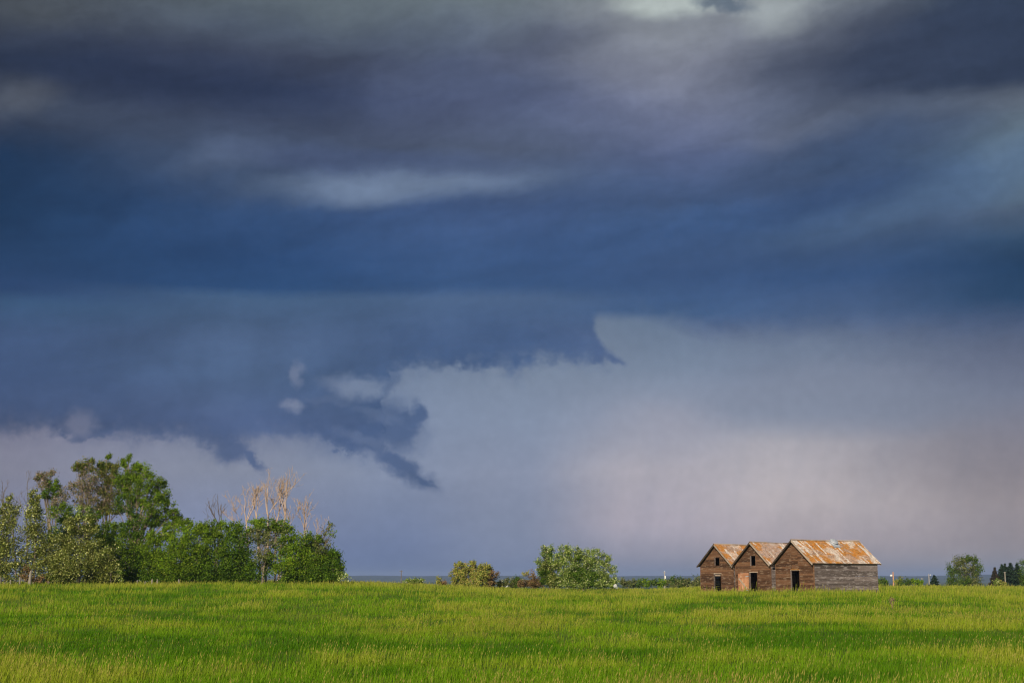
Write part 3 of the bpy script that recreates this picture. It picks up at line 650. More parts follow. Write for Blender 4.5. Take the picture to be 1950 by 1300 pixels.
G_SIL, G_POP, G_BUSH, G_DEAD = 'silver-leaved poplars at the grove edge', 'tall poplars of the grove', 'green bushes of the grove', 'dead bare trees of the grove'
TREES = [
 # silver-leaved young poplars in front
 ('silver_poplar', 'silver-flecked young poplar cut by the left edge of the photo, beside two short posts', 'tree', 10, 147, [(16,952,8,14,'silver',.9),(15,980,15,24,'silver',1),(16,1020,24,32,'silver',1),(8,1062,34,32,'silver',1),(25,1088,24,16,'silver',1)], dict(group=G_SIL, wind=1.4, trunk=.10)),
 ('silver_poplar', 'narrow silver-flecked poplar with a tall pointed top between bare dead trees', 'tree', 64, 147, [(67,946,9,12,'silver',1),(68,968,14,18,'silver',1),(69,995,17,24,'silver',.9),(64,1035,28,30,'silver',1),(62,1075,32,26,'silver',1)], dict(group=G_SIL, wind=1.4, trunk=.11, bark=bark_pale)),
 ('silver_poplar', 'broad silver-flecked poplar, widest of the pale front row', 'tree', 150, 147, [(160,978,13,13,'silverb',1),(148,1000,20,18,'silver',1),(170,1000,14,14,'silver',1),(150,1030,36,26,'silver',1),(105,1052,28,32,'silver',1),(150,1065,46,30,'silver',1),(190,1065,26,30,'silver',1),(120,1090,34,18,'silver',1),(175,1090,36,20,'silver',1)], dict(group=G_SIL, wind=1.4, trunk=.12)),
 ('silver_poplar', 'small silver-flecked sapling at the right foot of the broad silver poplar', 'tree', 211, 146.5, [(202,1053,6,12,'silverb',.9),(209,1072,10,14,'silver',1),(216,1090,15,17,'silver',1),(229,1098,6,9,'silverb',.9)], dict(group=G_SIL, wind=1.4, trunk=.05)),
 # tall poplars
 ('poplar_tree', 'thin half-dry poplar with one green clump under its brown top', 'tree', 93, 158, [(72,905,9,12,'dry',0.48),(88,903,14,12,'dry',0.51),(85,922,16,14,'dry',0.35),(104,927,12,11,'green',.8),(99,940,16,9,'dark',.8),(82,942,11,9,'dark',.55),(120,950,18,22,'dry',0.35),(112,975,12,16,'dry',0.26)], dict(group=G_POP, dens=1.4, trunk=.16, bark=bark_pale, bare=1.0)),
 ('poplar_tree', 'tall poplar with dry brownish crown, left of the two big green crowns', 'tree', 166, 159, [(150,898,12,12,'drygreen',0.65),(168,888,18,13,'drygreen',0.72),(145,925,13,16,'dry',0.35),(170,918,22,20,'dry',0.58),(165,950,22,20,'dry',0.48),(180,972,18,14,'drygreen',0.52)], dict(group=G_POP, dens=1.4, trunk=.18, bark=bark_pale, bare=1.0)),
 ('poplar_tree', 'tall poplar with green tip and dry middle beside the largest crown', 'tree', 197, 160, [(204,882,13,13,'green',.7),(218,893,11,14,'drygreen',0.59),(203,905,20,16,'drygreen',0.78),(207,932,24,18,'drygreen',0.65),(196,950,22,18,'dry',0.56),(212,968,22,14,'drygreen',0.65)], dict(group=G_POP, dens=1.4, trunk=.24, bark=bark_pale, bare=.8)),
 ('poplar_tree', 'largest green poplar with pale forked limbs, highest crown of the grove', 'tree', 248, 158, [(244,883,9,15,'green',.8),(252,900,14,14,'green',.85),(270,897,15,14,'bright',.6),(240,920,22,20,'green',.8),(275,920,24,18,'green',.75),(300,925,14,11,'green',.8),(305,945,18,12,'green',.7),(262,948,28,18,'green',.65),(240,962,20,18,'dark',.7),(295,965,26,14,'green',.75),(322,965,13,9,'green',.5),(330,980,14,7,'green',.6),(345,990,13,6,'green',.75),(312,992,30,10,'green',.85),(348,1004,16,10,'green',.8),(278,990,30,13,'dark',.75)], dict(group=G_POP, dens=1.4, trunk=.27, bark=bark_pale, bare=.9, stems=[(0,1.0),(6,.8),(-7,.8)])),
 # green bushes behind and beside
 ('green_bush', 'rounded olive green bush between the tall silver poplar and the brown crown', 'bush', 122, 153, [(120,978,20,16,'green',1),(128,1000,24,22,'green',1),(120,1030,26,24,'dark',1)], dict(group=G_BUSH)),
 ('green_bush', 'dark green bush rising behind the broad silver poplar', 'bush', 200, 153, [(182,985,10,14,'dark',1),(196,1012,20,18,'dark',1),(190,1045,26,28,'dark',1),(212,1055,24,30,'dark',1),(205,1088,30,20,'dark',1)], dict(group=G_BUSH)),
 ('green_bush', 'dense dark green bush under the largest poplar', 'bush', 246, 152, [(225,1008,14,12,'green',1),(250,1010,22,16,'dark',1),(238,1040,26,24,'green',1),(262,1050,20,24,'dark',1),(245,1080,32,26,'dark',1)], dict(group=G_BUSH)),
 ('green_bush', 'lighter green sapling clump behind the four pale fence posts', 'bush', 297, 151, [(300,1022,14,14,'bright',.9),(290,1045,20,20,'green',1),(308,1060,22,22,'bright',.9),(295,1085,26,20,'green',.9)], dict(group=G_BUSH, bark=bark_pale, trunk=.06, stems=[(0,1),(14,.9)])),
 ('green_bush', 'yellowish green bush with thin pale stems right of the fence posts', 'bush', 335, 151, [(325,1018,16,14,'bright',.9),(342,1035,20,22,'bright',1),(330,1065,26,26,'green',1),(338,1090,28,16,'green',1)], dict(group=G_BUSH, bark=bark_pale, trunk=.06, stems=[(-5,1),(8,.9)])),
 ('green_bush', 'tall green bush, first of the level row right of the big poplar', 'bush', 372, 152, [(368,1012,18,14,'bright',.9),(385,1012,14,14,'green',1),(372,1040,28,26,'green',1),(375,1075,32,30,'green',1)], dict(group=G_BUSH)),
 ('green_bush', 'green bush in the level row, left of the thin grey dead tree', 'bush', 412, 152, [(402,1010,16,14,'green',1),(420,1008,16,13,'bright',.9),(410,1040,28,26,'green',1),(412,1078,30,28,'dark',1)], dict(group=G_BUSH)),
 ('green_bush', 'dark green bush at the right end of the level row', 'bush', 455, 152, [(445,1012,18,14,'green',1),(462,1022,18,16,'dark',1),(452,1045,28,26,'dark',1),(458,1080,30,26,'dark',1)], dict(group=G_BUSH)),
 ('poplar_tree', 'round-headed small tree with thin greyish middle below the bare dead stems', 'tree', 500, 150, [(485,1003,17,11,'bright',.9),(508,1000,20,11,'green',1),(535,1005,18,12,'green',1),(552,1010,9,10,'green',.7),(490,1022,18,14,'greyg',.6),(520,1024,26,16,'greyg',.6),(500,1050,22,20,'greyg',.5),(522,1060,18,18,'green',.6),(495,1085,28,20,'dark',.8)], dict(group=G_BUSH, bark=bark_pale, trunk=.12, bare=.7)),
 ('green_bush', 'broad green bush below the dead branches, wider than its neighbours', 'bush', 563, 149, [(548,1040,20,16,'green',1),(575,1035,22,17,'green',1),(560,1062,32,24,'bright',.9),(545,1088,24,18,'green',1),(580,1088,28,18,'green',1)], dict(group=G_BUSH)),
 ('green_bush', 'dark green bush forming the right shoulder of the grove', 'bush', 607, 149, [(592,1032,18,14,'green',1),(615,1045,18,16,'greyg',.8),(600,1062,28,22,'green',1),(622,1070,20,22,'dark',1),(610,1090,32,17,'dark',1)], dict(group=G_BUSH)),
 ('green_bush', 'last low green bush at the right end of the grove', 'bush', 636, 148, [(630,1062,12,12,'dark',.9),(634,1082,15,18,'dark',1),(646,1078,7,7,'green',.8)], dict(group=G_BUSH)),
 ('leaning_poplar', 'pale leaning stem with a few leaves sticking out of the right shoulder', 'tree', 596, 149, [(627,1000,7,8,'drygreen',.30),(622,1010,8,9,'drygreen',.30),(633,1015,7,9,'green',.25),(612,1025,10,8,'dry',.2)], dict(trunk=.09, bark=bark_pale, bare=.5)),
 ('pale_shrub', 'little pale yellow-green shrub at the foot of the grove end', 'shrub', 650, 146, [(648,1096,8,8,'silverb',.8),(657,1101,5,5,'silverb',.7)], dict(trunk=.03)),
 ('undergrowth_shrub', 'low twiggy brown shrub under the narrow silver poplar', 'shrub', 48, 146.5, [(46,1090,12,7,'brown',.6),(52,1102,10,5,'brown',.6)], dict(trunk=.03, bare=.5)),
 ('undergrowth_shrub', 'low reddish brown brush beside the grey stump', 'shrub', 82, 146.5, [(80,1104,12,5,'brown',.6),(94,1103,9,5,'dark',.7)], dict(trunk=.03, bare=.5)),
 # middle distance
 ('willow_shrub', 'wide rounded yellow-olive willow shrub standing alone in the middle of the horizon', 'shrub', 905, 186, [(876,1082,11,9,'willow',.9),(900,1080,14,8,'willow',.9),(922,1083,12,8,'willow',.8),(866,1098,9,11,'willow',.9),(890,1099,20,12,'willow',1),(915,1100,18,11,'willow',.8),(934,1099,12,12,'brown',.7),(921,1092,14,9,'willow',.9)], dict(trunk=.05, bare=.3, leaf=.15, dens=1.7, stems=[(0,.8),(-14,.8),(14,.8)], wind=.2)),
 ('willow_shrub', 'tiny olive shrub just left of the wide willow shrub', 'shrub', 838, 188, [(836,1105,5,6,'willow',.8),(844,1108,6,4,'brown',.6)], dict(trunk=.03, leaf=.13)),
 ('low_shrub', 'low flat pale green shrub on the field crest near the grey pole', 'shrub', 788, 196, [(779,1107,9,3,'silverb',.8),(795,1106,9,4,'silverb',.8)], dict(trunk=.03, leaf=.13)),
 ('low_shrub', 'low olive shrub under the distant white farm building', 'shrub', 961, 190, [(952,1110,8,4,'willow',.9),(965,1110,8,3.5,'greyg',.9)], dict(trunk=.03, leaf=.13)),
 ('green_shrub', 'small bluish green shrub between the willow shrub and the dry brown shrub', 'shrub', 979, 192, [(972,1108,9,6,'greyg',.9),(984,1107,9,7,'farg',.9)], dict(trunk=.04, leaf=.13)),
 ('dry_shrub', 'low dry brown shrub at the left foot of the pale leafy tree', 'shrub', 1012, 190, [(998,1110,9,5,'brown',.7),(1014,1100,13,11,'brown',.5),(1003,1092,7,4,'willow',.7),(1020,1110,14,6,'brown',.7)], dict(trunk=.04, leaf=.13, bare=.9)),
 ('silver_bush', 'looser left half of the pale leafy tree pair, with a separate rounded top', 'tree', 1046, 184, [(1043,1050,11,11,'silverb',.9),(1036,1066,13,12,'silverb',.7),(1052,1066,13,14,'silverb',.8),(1062,1075,14,16,'silverb',.9),(1064,1100,16,14,'silverb',1),(1029,1083,8,6,'silverb',.7),(1044,1088,16,16,'silver',.8),(1052,1106,14,9,'silver',.8)], dict(wind=.8, trunk=.09, leaf=.135)),
 ('silver_bush', 'dense pale-leaved bushy tree, larger of the pair beside the white container', 'tree', 1110, 183, [(1074,1050,11,11,'silverb',.9),(1092,1055,14,12,'silverb',1),(1130,1060,16,12,'silverb',1),(1152,1068,10,12,'silverb',.9),(1086,1075,18,16,'silverb',1),(1112,1072,18,16,'silverb',1),(1140,1084,18,16,'silverb',1),(1163,1084,8,12,'silverb',.7),(1080,1100,18,14,'silverb',1),(1108,1100,22,15,'silverb',1),(1140,1104,20,12,'silverb',1),(1164,1106,13,9,'silverb',.9)], dict(wind=.8, trunk=.12, leaf=.135)),
 ('far_bush', 'grey-green bush next to the white container', 'bush', 1194, 290, [(1188,1107,8,7,'greyg',.9),(1202,1108,8,6,'greyg',.9)], dict(leaf=.22, trunk=.05)),
 ('far_bush', 'bright green hedge bush left of the transformer pole', 'bush', 1222, 300, [(1216,1109,8,6,'farg',1),(1230,1108,8,6,'bright',1)], dict(leaf=.22, trunk=.05)),
 ('far_bush', 'green hedge bush directly behind the transformer pole', 'bush', 1252, 300, [(1244,1108,9,6,'farg',1),(1258,1107,8,6,'bright',1),(1269,1109,6,5,'greyg',1)], dict(leaf=.22, trunk=.05)),
 ('far_bush', 'taller pointed grey-green bush right of the transformer pole', 'bush', 1283, 305, [(1281,1105,6,9,'farg',.9),(1285,1109,9,7,'greyg',.9)], dict(leaf=.22, trunk=.06)),
 ('far_bush', 'rounded grey-green bush midway between the pole and the first shed', 'bush', 1302, 305, [(1296,1105,8,7,'farg',.9),(1306,1105,7,7,'greyg',.9),(1302,1110,12,6,'greyg',.9)], dict(leaf=.22, trunk=.06)),
 ('far_bush', 'brownish grey bush touching the left wall of the first shed', 'bush', 1326, 300, [(1322,1106,8,9,'greyg',.9),(1331,1104,7,9,'greyg',.9)], dict(leaf=.22, trunk=.06)),
 ('far_bush', 'small green bush touching the right wall of the last shed', 'bush', 1682, 290, [(1676,1106,8,6,'farg',1),(1686,1107,6,5,'dark',1)], dict(leaf=.22, trunk=.05)),
 ('far_bush', 'olive bush right of the orange wooden pole', 'bush', 1712, 295, [(1711,1104,7,6,'willow',.9),(1716,1109,8,5,'farg',.9)], dict(leaf=.22, trunk=.05)),
 ('far_bush', 'low green bush left of the short grey pole', 'bush', 1738, 295, [(1730,1107,7,6,'farg',1),(1744,1107,8,5,'bright',1),(1752,1108,4,5,'bright',1)], dict(leaf=.22, trunk=.05)),
 ('round_tree', 'round dark green tree standing alone right of the sheds', 'tree', 1839, 300, [(1824,1067,11,9,'greyg',1),(1838,1063,9,7,'farg',1),(1852,1066,10,8,'farg',1),(1818,1082,11,12,'farg',1),(1838,1080,18,14,'greyg',1),(1860,1082,11,13,'farg',1),(1812,1100,9,10,'farg',1),(1832,1100,16,12,'farg',1),(1856,1101,14,11,'greyg',1)], dict(leaf=.21, trunk=.2, wind=.1)),
 ('far_tree', 'lighter green leafy tree at the right edge behind the spruces', 'tree', 1952, 330, [(1950,1076,9,10,'farg',1),(1952,1095,12,14,'farg',1),(1948,1106,10,7,'farg',1)], dict(leaf=.22, trunk=.15)),
 ('low_shrub', 'low pale shrub in front of the dark spruces', 'shrub', 1903, 230, [(1900,1109,7,4,'silverb',.9),(1911,1111,7,3,'willow',.9)], dict(leaf=.15, trunk=.03)),
]
for i, (nm, lab, cat, bpx, Y, lobes, kw) in enumerate(TREES):
    kw.setdefault('group', None)
    tree(nm, lab, cat, bpx, Y, lobes, seed=i * 13 + 5, **kw)

dead_tree('dead_tree', 'bare dead tree with crooked top at the very left edge', 4, 160, [(10,925,.14,4)], 1, bark_grey, G_DEAD, .8)
dead_tree('dead_tree', 'straight bare dead trunk, second from the left edge', 29, 160, [(24,945,.15,31)], 2, bark_grey, G_DEAD, .7)
dead_tree('dead_tree', 'bare dead tree with upright twigs behind the narrow silver poplar', 52, 160, [(48,915,.13,54)], 3, bark_grey, G_DEAD, .9)
dead_tree('dead_tree', 'thin lone grey dead tree bending left above the level bush row', 438, 158, [(424,945,.12,438)], 4, bark_grey, G_DEAD, .6)
dead_tree('dead_tree', 'small faint bare dead stem left of the bending grey one', 402, 158, [(400,975,.06,402)], 15, bark_grey, G_DEAD, .6)
dead_tree('dead_tree', 'leftmost stem of the pale bare cluster, with a dark branch reaching left', 474, 158, [(468,925,.15,474),(448,945,.08,472)], 5, None, G_DEAD, 1.35)
dead_tree('dead_tree', 'yellowish bare stem, second of the pale dead cluster', 491, 158, [(489,918,.15,493)], 6, None, G_DEAD, 1.35)
dead_tree('dead_tree', 'pale bare forked tree in the middle of the dead cluster', 508, 157, [(513,908,.16,506)], 7, None, G_DEAD, 1.35)
dead_tree('dead_tree', 'pale bare stem right of the middle of the dead cluster', 524, 158, [(524,925,.13,523)], 8, None, G_DEAD, 1.35)
dead_tree('dead_tree', 'tall pale bare tree ending the dead cluster, its side branch reaching right', 533, 157, [(545,906,.16,530),(561,955,.08,536)], 9, None, G_DEAD, 1.35)
dead_tree('dead_tree', 'slim pinkish dead tree standing apart right of the dead cluster', 582, 157, [(581,945,.12,581),(584,958,.08,583)], 31, None, G_DEAD, 1.2)
dead_tree('dead_tree', 'low broken dead branches beside the slim pinkish dead tree', 598, 156, [(606,985,.09,598)], 23, None, G_DEAD, .9)

# spruces
m_needle = leaf_material('needles', 0.1, 0.7, 0.15)
PAL['spruce'] = [(4, (0.012, 0.030, 0.016)), (3, (0.022, 0.045, 0.022)), (1, (0.035, 0.055, 0.03))]
PAL['sprucebr'] = [(4, (0.035, 0.028, 0.018)), (3, (0.05, 0.035, 0.022)), (1, (0.02, 0.035, 0.02))]
def spruce(label, px, Y, top_py, half_px, pal, seed, group=None):
    rg = np.random.default_rng(seed); x = xat(px, Y); b = np.array([x, Y, gz(x, Y)])
    H = at(px, top_py, Y).z - b[2]; Rm = half_px / ppm(Y)
    root = empty('spruce_tree', b); tag(root, label, 'spruce', group)
    TV, TF, LV, LC = [], [], [], []
    off = tube(np.array([b, b + [0, 0, H * .5], b + [0, 0, H]]), [0.14, 0.09, 0.015], 6, TV, TF, 0)
    z = 0.25
    while z < H * 0.985:
        R = Rm * (1 - z / H) ** 0.85 * rg.uniform(0.8, 1.15) + 0.06
        for q in range(8):
            a = rg.uniform(0, 2 * np.pi); L = R * rg.uniform(0.75, 1.1)
            e = np.array([math.cos(a) * L, math.sin(a) * L, -0.22 * L + rg.normal(0, 0.03)])
            p0 = b + [0, 0, z]; n = max(4, int(L * 15))
            t = rg.uniform(0.15, 1, n)[:, None]
            pts = p0 + e * t + rg.normal(0, 0.07, (n, 3))
            LV.append(leaves_at(rg, pts, 0.30, np.tile(e / L, (n, 1)), 0.55)); LC.append(pick_col(rg, pal, n))
            if q < 4: off = tube(np.array([p0, p0 + e * .9]), [0.03, 0.01], 3, TV, TF, off)
        z += max(0.12, 0.028 * H)
    link('trunk', np_mesh('trunk', np.concatenate(TV), np.concatenate(TF)), bark_grey, root).matrix_parent_inverse = Matrix.Translation(-Vector(b))
    LV = np.concatenate(LV); n = len(LV) // 4
    link('crown', np_mesh('crown', LV, np.arange(n * 4).reshape(-1, 4), [('tint', 'FACE', np.concatenate(LC))]), m_needle, root).matrix_parent_inverse = Matrix.Translation(-Vector(b))
spruce('small lone spruce right of the white-lamped pole', 1779, 290, 1095, 13, 'spruce', 41)
GS = 'spruces at the right edge'
spruce('short brownish spruce, leftmost of the dark row at the right edge', 1895, 330, 1080, 16, 'sprucebr', 42, GS)
spruce('dark spruce between the brownish spruce and the pale pole', 1909, 332, 1073, 21, 'spruce', 43, GS)
spruce('dark spruce directly behind the pale pole', 1915, 338, 1072, 19, 'spruce', 44, GS)
spruce('tallest dark spruce just right of the pale pole', 1925, 330, 1070, 24, 'spruce', 45, GS)
spruce('dark spruce, last of the row before the leafy tree', 1938, 334, 1071, 24, 'spruce', 46, GS)

# ------------------------------------------------------------------ sheds
def wood(name, lo, hi, pale, fleck, dark=(0.03, 0.02, 0.015)):
    m = bpy.data.materials.new(name); m.use_nodes = True
    q = NB(m.node_tree); p = m.node_tree.nodes['Principled BSDF']
    t = q.node('ShaderNodeTexCoord'); oi = q.node('ShaderNodeObjectInfo'); rnd = oi.outputs['Random']
    x, y, z = q.sep(t.outputs['Object'])
    sx_ = q.add(q.mul(x, 1.0), q.mul(rnd, 57.0))
    long = q.noise(q.xyz(q.mul(sx_, 1.1), q.mul(y, 1.1), q.mul(z, 16.0)), 1.0, 5, 0.65)
    patch = q.noise(q.xyz(q.mul(sx_, 1.4), q.mul(y, 1.4), q.mul(z, 5.0)), 1.0, 4, 0.6)
    tone = q.add(q.mul(long, 0.55), q.mul(rnd, 0.45))
    c = q.ramp(tone, [(0.25, lo), (0.72, hi)])
    c = q.mix(q.mul(q.step(patch, 0.50, 0.68), 0.75), c, pale)
    spk = q.noise(q.xyz(q.mul(sx_, 5.0), q.mul(y, 5.0), q.mul(z, 14.0)), 1.0, 3, 0.6)
    c = q.mix(q.mul(q.step(spk, 0.66, 0.74), 0.8), c, fleck)
    c = q.mix(q.mul(q.step(spk, 0.36, 0.28), 0.7), c, dark)
    q.put(p.inputs['Base Color'], c); p.inputs['Roughness'].default_value = 0.88; p.inputs['Specular IOR Level'].default_value = 0.2
    bp = q.node('ShaderNodeBump'); bp.inputs['Strength'].default_value = 0.5; bp.inputs['Distance'].default_value = 0.01
    q.put(bp.inputs['Height'], long); q.put(p.inputs['Normal'], bp.outputs[0])
    return m
w_gable = wood('brown_weathered_siding', (0.050, 0.024, 0.014), (0.195, 0.098, 0.052), (0.27, 0.185, 0.125), (0.44, 0.34, 0.25))
w_side = wood('grey_weathered_siding', (0.058, 0.045, 0.040), (0.205, 0.165, 0.155), (0.33, 0.29, 0.285), (0.62, 0.58, 0.57))
w_trim = wood('bleached_trim', (0.26, 0.19, 0.14), (0.46, 0.36, 0.28), (0.52, 0.44, 0.38), (0.62, 0.55, 0.48))
w_door = wood('reddish_door_boards', (0.30, 0.13, 0.065), (0.55, 0.27, 0.15), (0.58, 0.38, 0.26), (0.62, 0.48, 0.36))
w_orange = wood('fresh_orange_boards', (0.26, 0.115, 0.035), (0.42, 0.20, 0.065), (0.45, 0.28, 0.13), (0.5, 0.4, 0.28))
w_dark = wood('old_framing', (0.04, 0.03, 0.022), (0.10, 0.07, 0.05), (0.12, 0.10, 0.08), (0.15, 0.12, 0.10))

m_shingle = bpy.data.materials.new('cedar_shingles'); m_shingle.use_nodes = True
q = NB(m_shingle.node_tree); p_ = m_shingle.node_tree.nodes['Principled BSDF']
gg = q.node('ShaderNodeNewGeometry')
nn = q.noise(gg.outputs['Position'], 22.0, 4, 0.6)
q.put(p_.inputs['Base Color'], q.mix(1.0, q.attr('tint'), q.ramp(nn, [(0.3, (0.72,) * 3), (0.7, (1.25,) * 3)]), 'MULTIPLY'))
p_.inputs['Roughness'].default_value = 0.9; p_.inputs['Specular IOR Level'].default_value = 0.15
m_metal = bpy.data.materials.new('weathered_tin'); m_metal.use_nodes = True
q = NB(m_metal.node_tree); p_ = m_metal.node_tree.nodes['Principled BSDF']
gg = q.node('ShaderNodeNewGeometry'); nn = q.noise(gg.outputs['Position'], 6.0, 4, 0.6)
q.put(p_.inputs['Base Color'], q.ramp(nn, [(0.3, (0.42, 0.45, 0.50)), (0.7, (0.62, 0.65, 0.70))]))
p_.inputs['Metallic'].default_value = 0.35; p_.inputs['Roughness'].default_value = 0.5

W, L, HW, RISE = 5.0, 7.4, 2.58, 1.93          # gable width, length, wall height, roof rise to the ridge
def wall_z(u): return HW + RISE * (1 - abs(u - W / 2) / (W / 2))
rb = random.Random(3)

def prism(name, poly, t0, t1, axis, mat, parent, jit=0.0):
    """polygon (a,z) extruded from t0 to t1; axis 'u': a runs along u and t along v, 'v': a along v and t along u"""
    ca = sum(p[0] for p in poly) / len(poly); cz = sum(p[1] for p in poly) / len(poly); ct = (t0 + t1) / 2
    vs = []
    for t in (t0, t1):
        for a, z in poly:
            a2, z2 = a - ca, z - cz + (rb.uniform(-jit, jit) if jit else 0)
            vs.append((a2, t - ct, z2) if axis == 'u' else (t - ct, a2, z2))
    n = len(poly)
    fs = [tuple(range(n))[::-1], tuple(range(n, 2 * n))] + [(i, (i + 1) % n, n + (i + 1) % n, n + i) for i in range(n)]
    me = bpy.data.meshes.new(name); me.from_pydata(vs, [], fs)
    o = link(name, me, mat, parent)
    o.location = (ca, ct, cz) if axis == 'u' else (ct, ca, cz)
    return o
def box(name, a, b, mat, parent):
    """axis-aligned box between corners a and b in the parent's frame"""
    c = [(a[i] + b[i]) / 2 for i in range(3)]; h = [abs(a[i] - b[i]) / 2 for i in range(3)]
    vs = [(sx * h[0], sy * h[1], sz * h[2]) for sx in (-1, 1) for sy in (-1, 1) for sz in (-1, 1)]
    fs = [(0, 1, 3, 2), (4, 6, 7, 5), (0, 4, 5, 1), (2, 3, 7, 6), (0, 2, 6, 4), (1, 5, 7, 3)]
    me = bpy.data.meshes.new(name); me.from_pydata(vs, [], fs)
    o = link(name, me, mat, parent); o.location = c
    return o
def bar(name, p0, p1, w, t, up, mat, parent):
    """board from p0 to p1, width w along up, thickness t"""
    p0, p1, up = Vector(p0), Vector(p1), Vector(up).normalized()
    d = (p1 - p0); Ln = d.length; d.normalize(); s = d.cross(up).normalized(); up2 = s.cross(d)
    vs = [(sx * Ln / 2, sy * t / 2, sz * w / 2) for sx in (-1, 1) for sy in (-1, 1) for sz in (-1, 1)]
    fs = [(0, 1, 3, 2), (4, 6, 7, 5), (0, 4, 5, 1), (2, 3, 7, 6), (0, 2, 6, 4), (1, 5, 7, 3)]
    me = bpy.data.meshes.new(name); me.from_pydata(vs, [], fs)
    o = link(name, me, mat, parent)
    M_ = Matrix((d, s, up2)).transposed().to_4x4(); M_.translation = (p0 + p1) / 2
    o.matrix_local = M_
    return o

def siding(part, axis, t_out, length, openings, mat, gable=False, skip=(), course=0.2):
    """horizontal boards; t_out = outer face, sign = outward"""
    sgn = -1 if axis == 'u' and t_out <= 0 else 1
    if axis == 'v': sgn = -1 if t_out <= 0 else 1
    z = 0.06; k = 0
    top = HW + RISE if gable else HW
    while z < top - 0.04:
        h = course * rb.uniform(0.9, 1.1); z1 = min(z + h, top - 0.02)
        def ext(zz):
            if not gable or zz <= HW: return 0.0, length
            o = (zz - HW) / RISE * length / 2
            return o + 0.02, length - o - 0.02
        a0, b0 = ext(z); a1, b1 = ext(z1)
        if b1 - a1 < 0.05: break
        spans = [(a0, b0)]
        for (oa, ob, oz0, oz1) in openings:
            if z1 > oz0 + 0.03 and z < oz1 - 0.03:
                ns = []
                for s0, s1 in spans:
                    if s0 < oa: ns.append((s0, min(s1, oa)))
                    if s1 > ob: ns.append((max(s0, ob), s1))
                spans = ns
        for s0, s1 in spans:
            if s1 - s0 < 0.04: continue
            cuts = [s0, s1]
            if s1 - s0 > 3.2: cuts.insert(1, s0 + (s1 - s0) * rb.uniform(0.3, 0.7))
            for c0, c1 in zip(cuts, cuts[1:]):
                if (k, round(c0, 1)) in skip or rb.random() < 0.006: continue
                dz = rb.uniform(-0.008, 0.008)
                l_b, l_t = (a0, a1) if c0 == a0 else (c0, c0)
                r_b, r_t = (b0, b1) if c1 == b0 else (c1, c1)
                gap = rb.uniform(0.004, 0.014)
                proud = rb.uniform(0.0, 0.014)
                poly = [(l_b + 0.003, z + dz), (r_b - 0.003, z + dz + rb.uniform(-0.008, 0.008)), (r_t - 0.003, z1 - gap), (l_t + 0.003, z1 - gap + rb.uniform(-0.006, 0.006))]
                prism('plank', poly, t_out, t_out + sgn * (0.022 + proud), axis, mat, part)
        z = z1; k += 1

SAG = [0.08]
def roof_sag(v): return -SAG[0] * np.sin(np.clip((v + 0.32) / (L + 0.64), 0, 1) * np.pi) ** 2

def shingle_mesh(side, colour_fn, seed, eave, rake):
    rg = np.random.default_rng(seed)
    run = W / 2 + eave; rise_t = RISE * run / (W / 2)
    S = math.hypot(run, rise_t); cs, sn = run / S, rise_t / S
    rows_ = int(S / 0.135); Vs, Cs = [], []
    for i in range(rows_ + 1):
        s0 = min(S + 0.03, 0.06 + (i + 1) * S / rows_)          # lower edge, measured from the ridge
        v = -rake - rg.uniform(0, 0.1)
        while v < L + rake:
            w = rg.uniform(0.09, 0.19); v1 = min(v + w, L + rake + rg.uniform(-0.01, 0.02))
            if v1 - v > 0.03 and rg.random() > 0.02:
                drop = rg.normal(0, 0.008); lift = abs(rg.normal(0, 0.006))
                lo, hi = s0 + drop, max(0.0, s0 - 0.26)
                Vs.append((max(v, -rake) + 0.003, v1 - 0.003, lo, hi, 0.030 + lift, 0.010)); Cs.append(((v + v1) / 2, s0))
            v = v1
    A_ = np.array(Vs); Cc = np.array(Cs); n = len(A_)
    v0, v1, lo, hi, tl, th_ = A_.T
    sag = lambda v, s: roof_sag(v) * (1 - s / S) + 0.035 * vnoise(v / 1.3, s / 1.3, seed, 2)
    def pt(v, s, t):
        u = W / 2 + side * (s * cs) + side * sn * t
        z = HW + RISE + 0.10 - s * sn + cs * t + sag(v, s)
        return np.stack([u, v, z], 1)
    P8 = [pt(v0, lo, tl), pt(v1, lo, tl), pt(v1, hi, th_), pt(v0, hi, th_), pt(v0, lo, tl - 0.02), pt(v1, lo, tl - 0.02)]
    Vv = np.stack(P8, 1).reshape(-1, 3); o = np.arange(n)[:, None] * 6
    FQ_ = np.concatenate([o + [0, 1, 2, 3], o + [4, 5, 1, 0], o + [4, 0, 3, 3], o + [1, 5, 2, 2]][:2], 0)
    col = colour_fn(Cc[:, 0], Cc[:, 1], rg)
    return np_mesh('shingles', Vv, FQ_, [('tint', 'FACE', np.clip(np.tile(col, (2, 1)), 0, 1))])

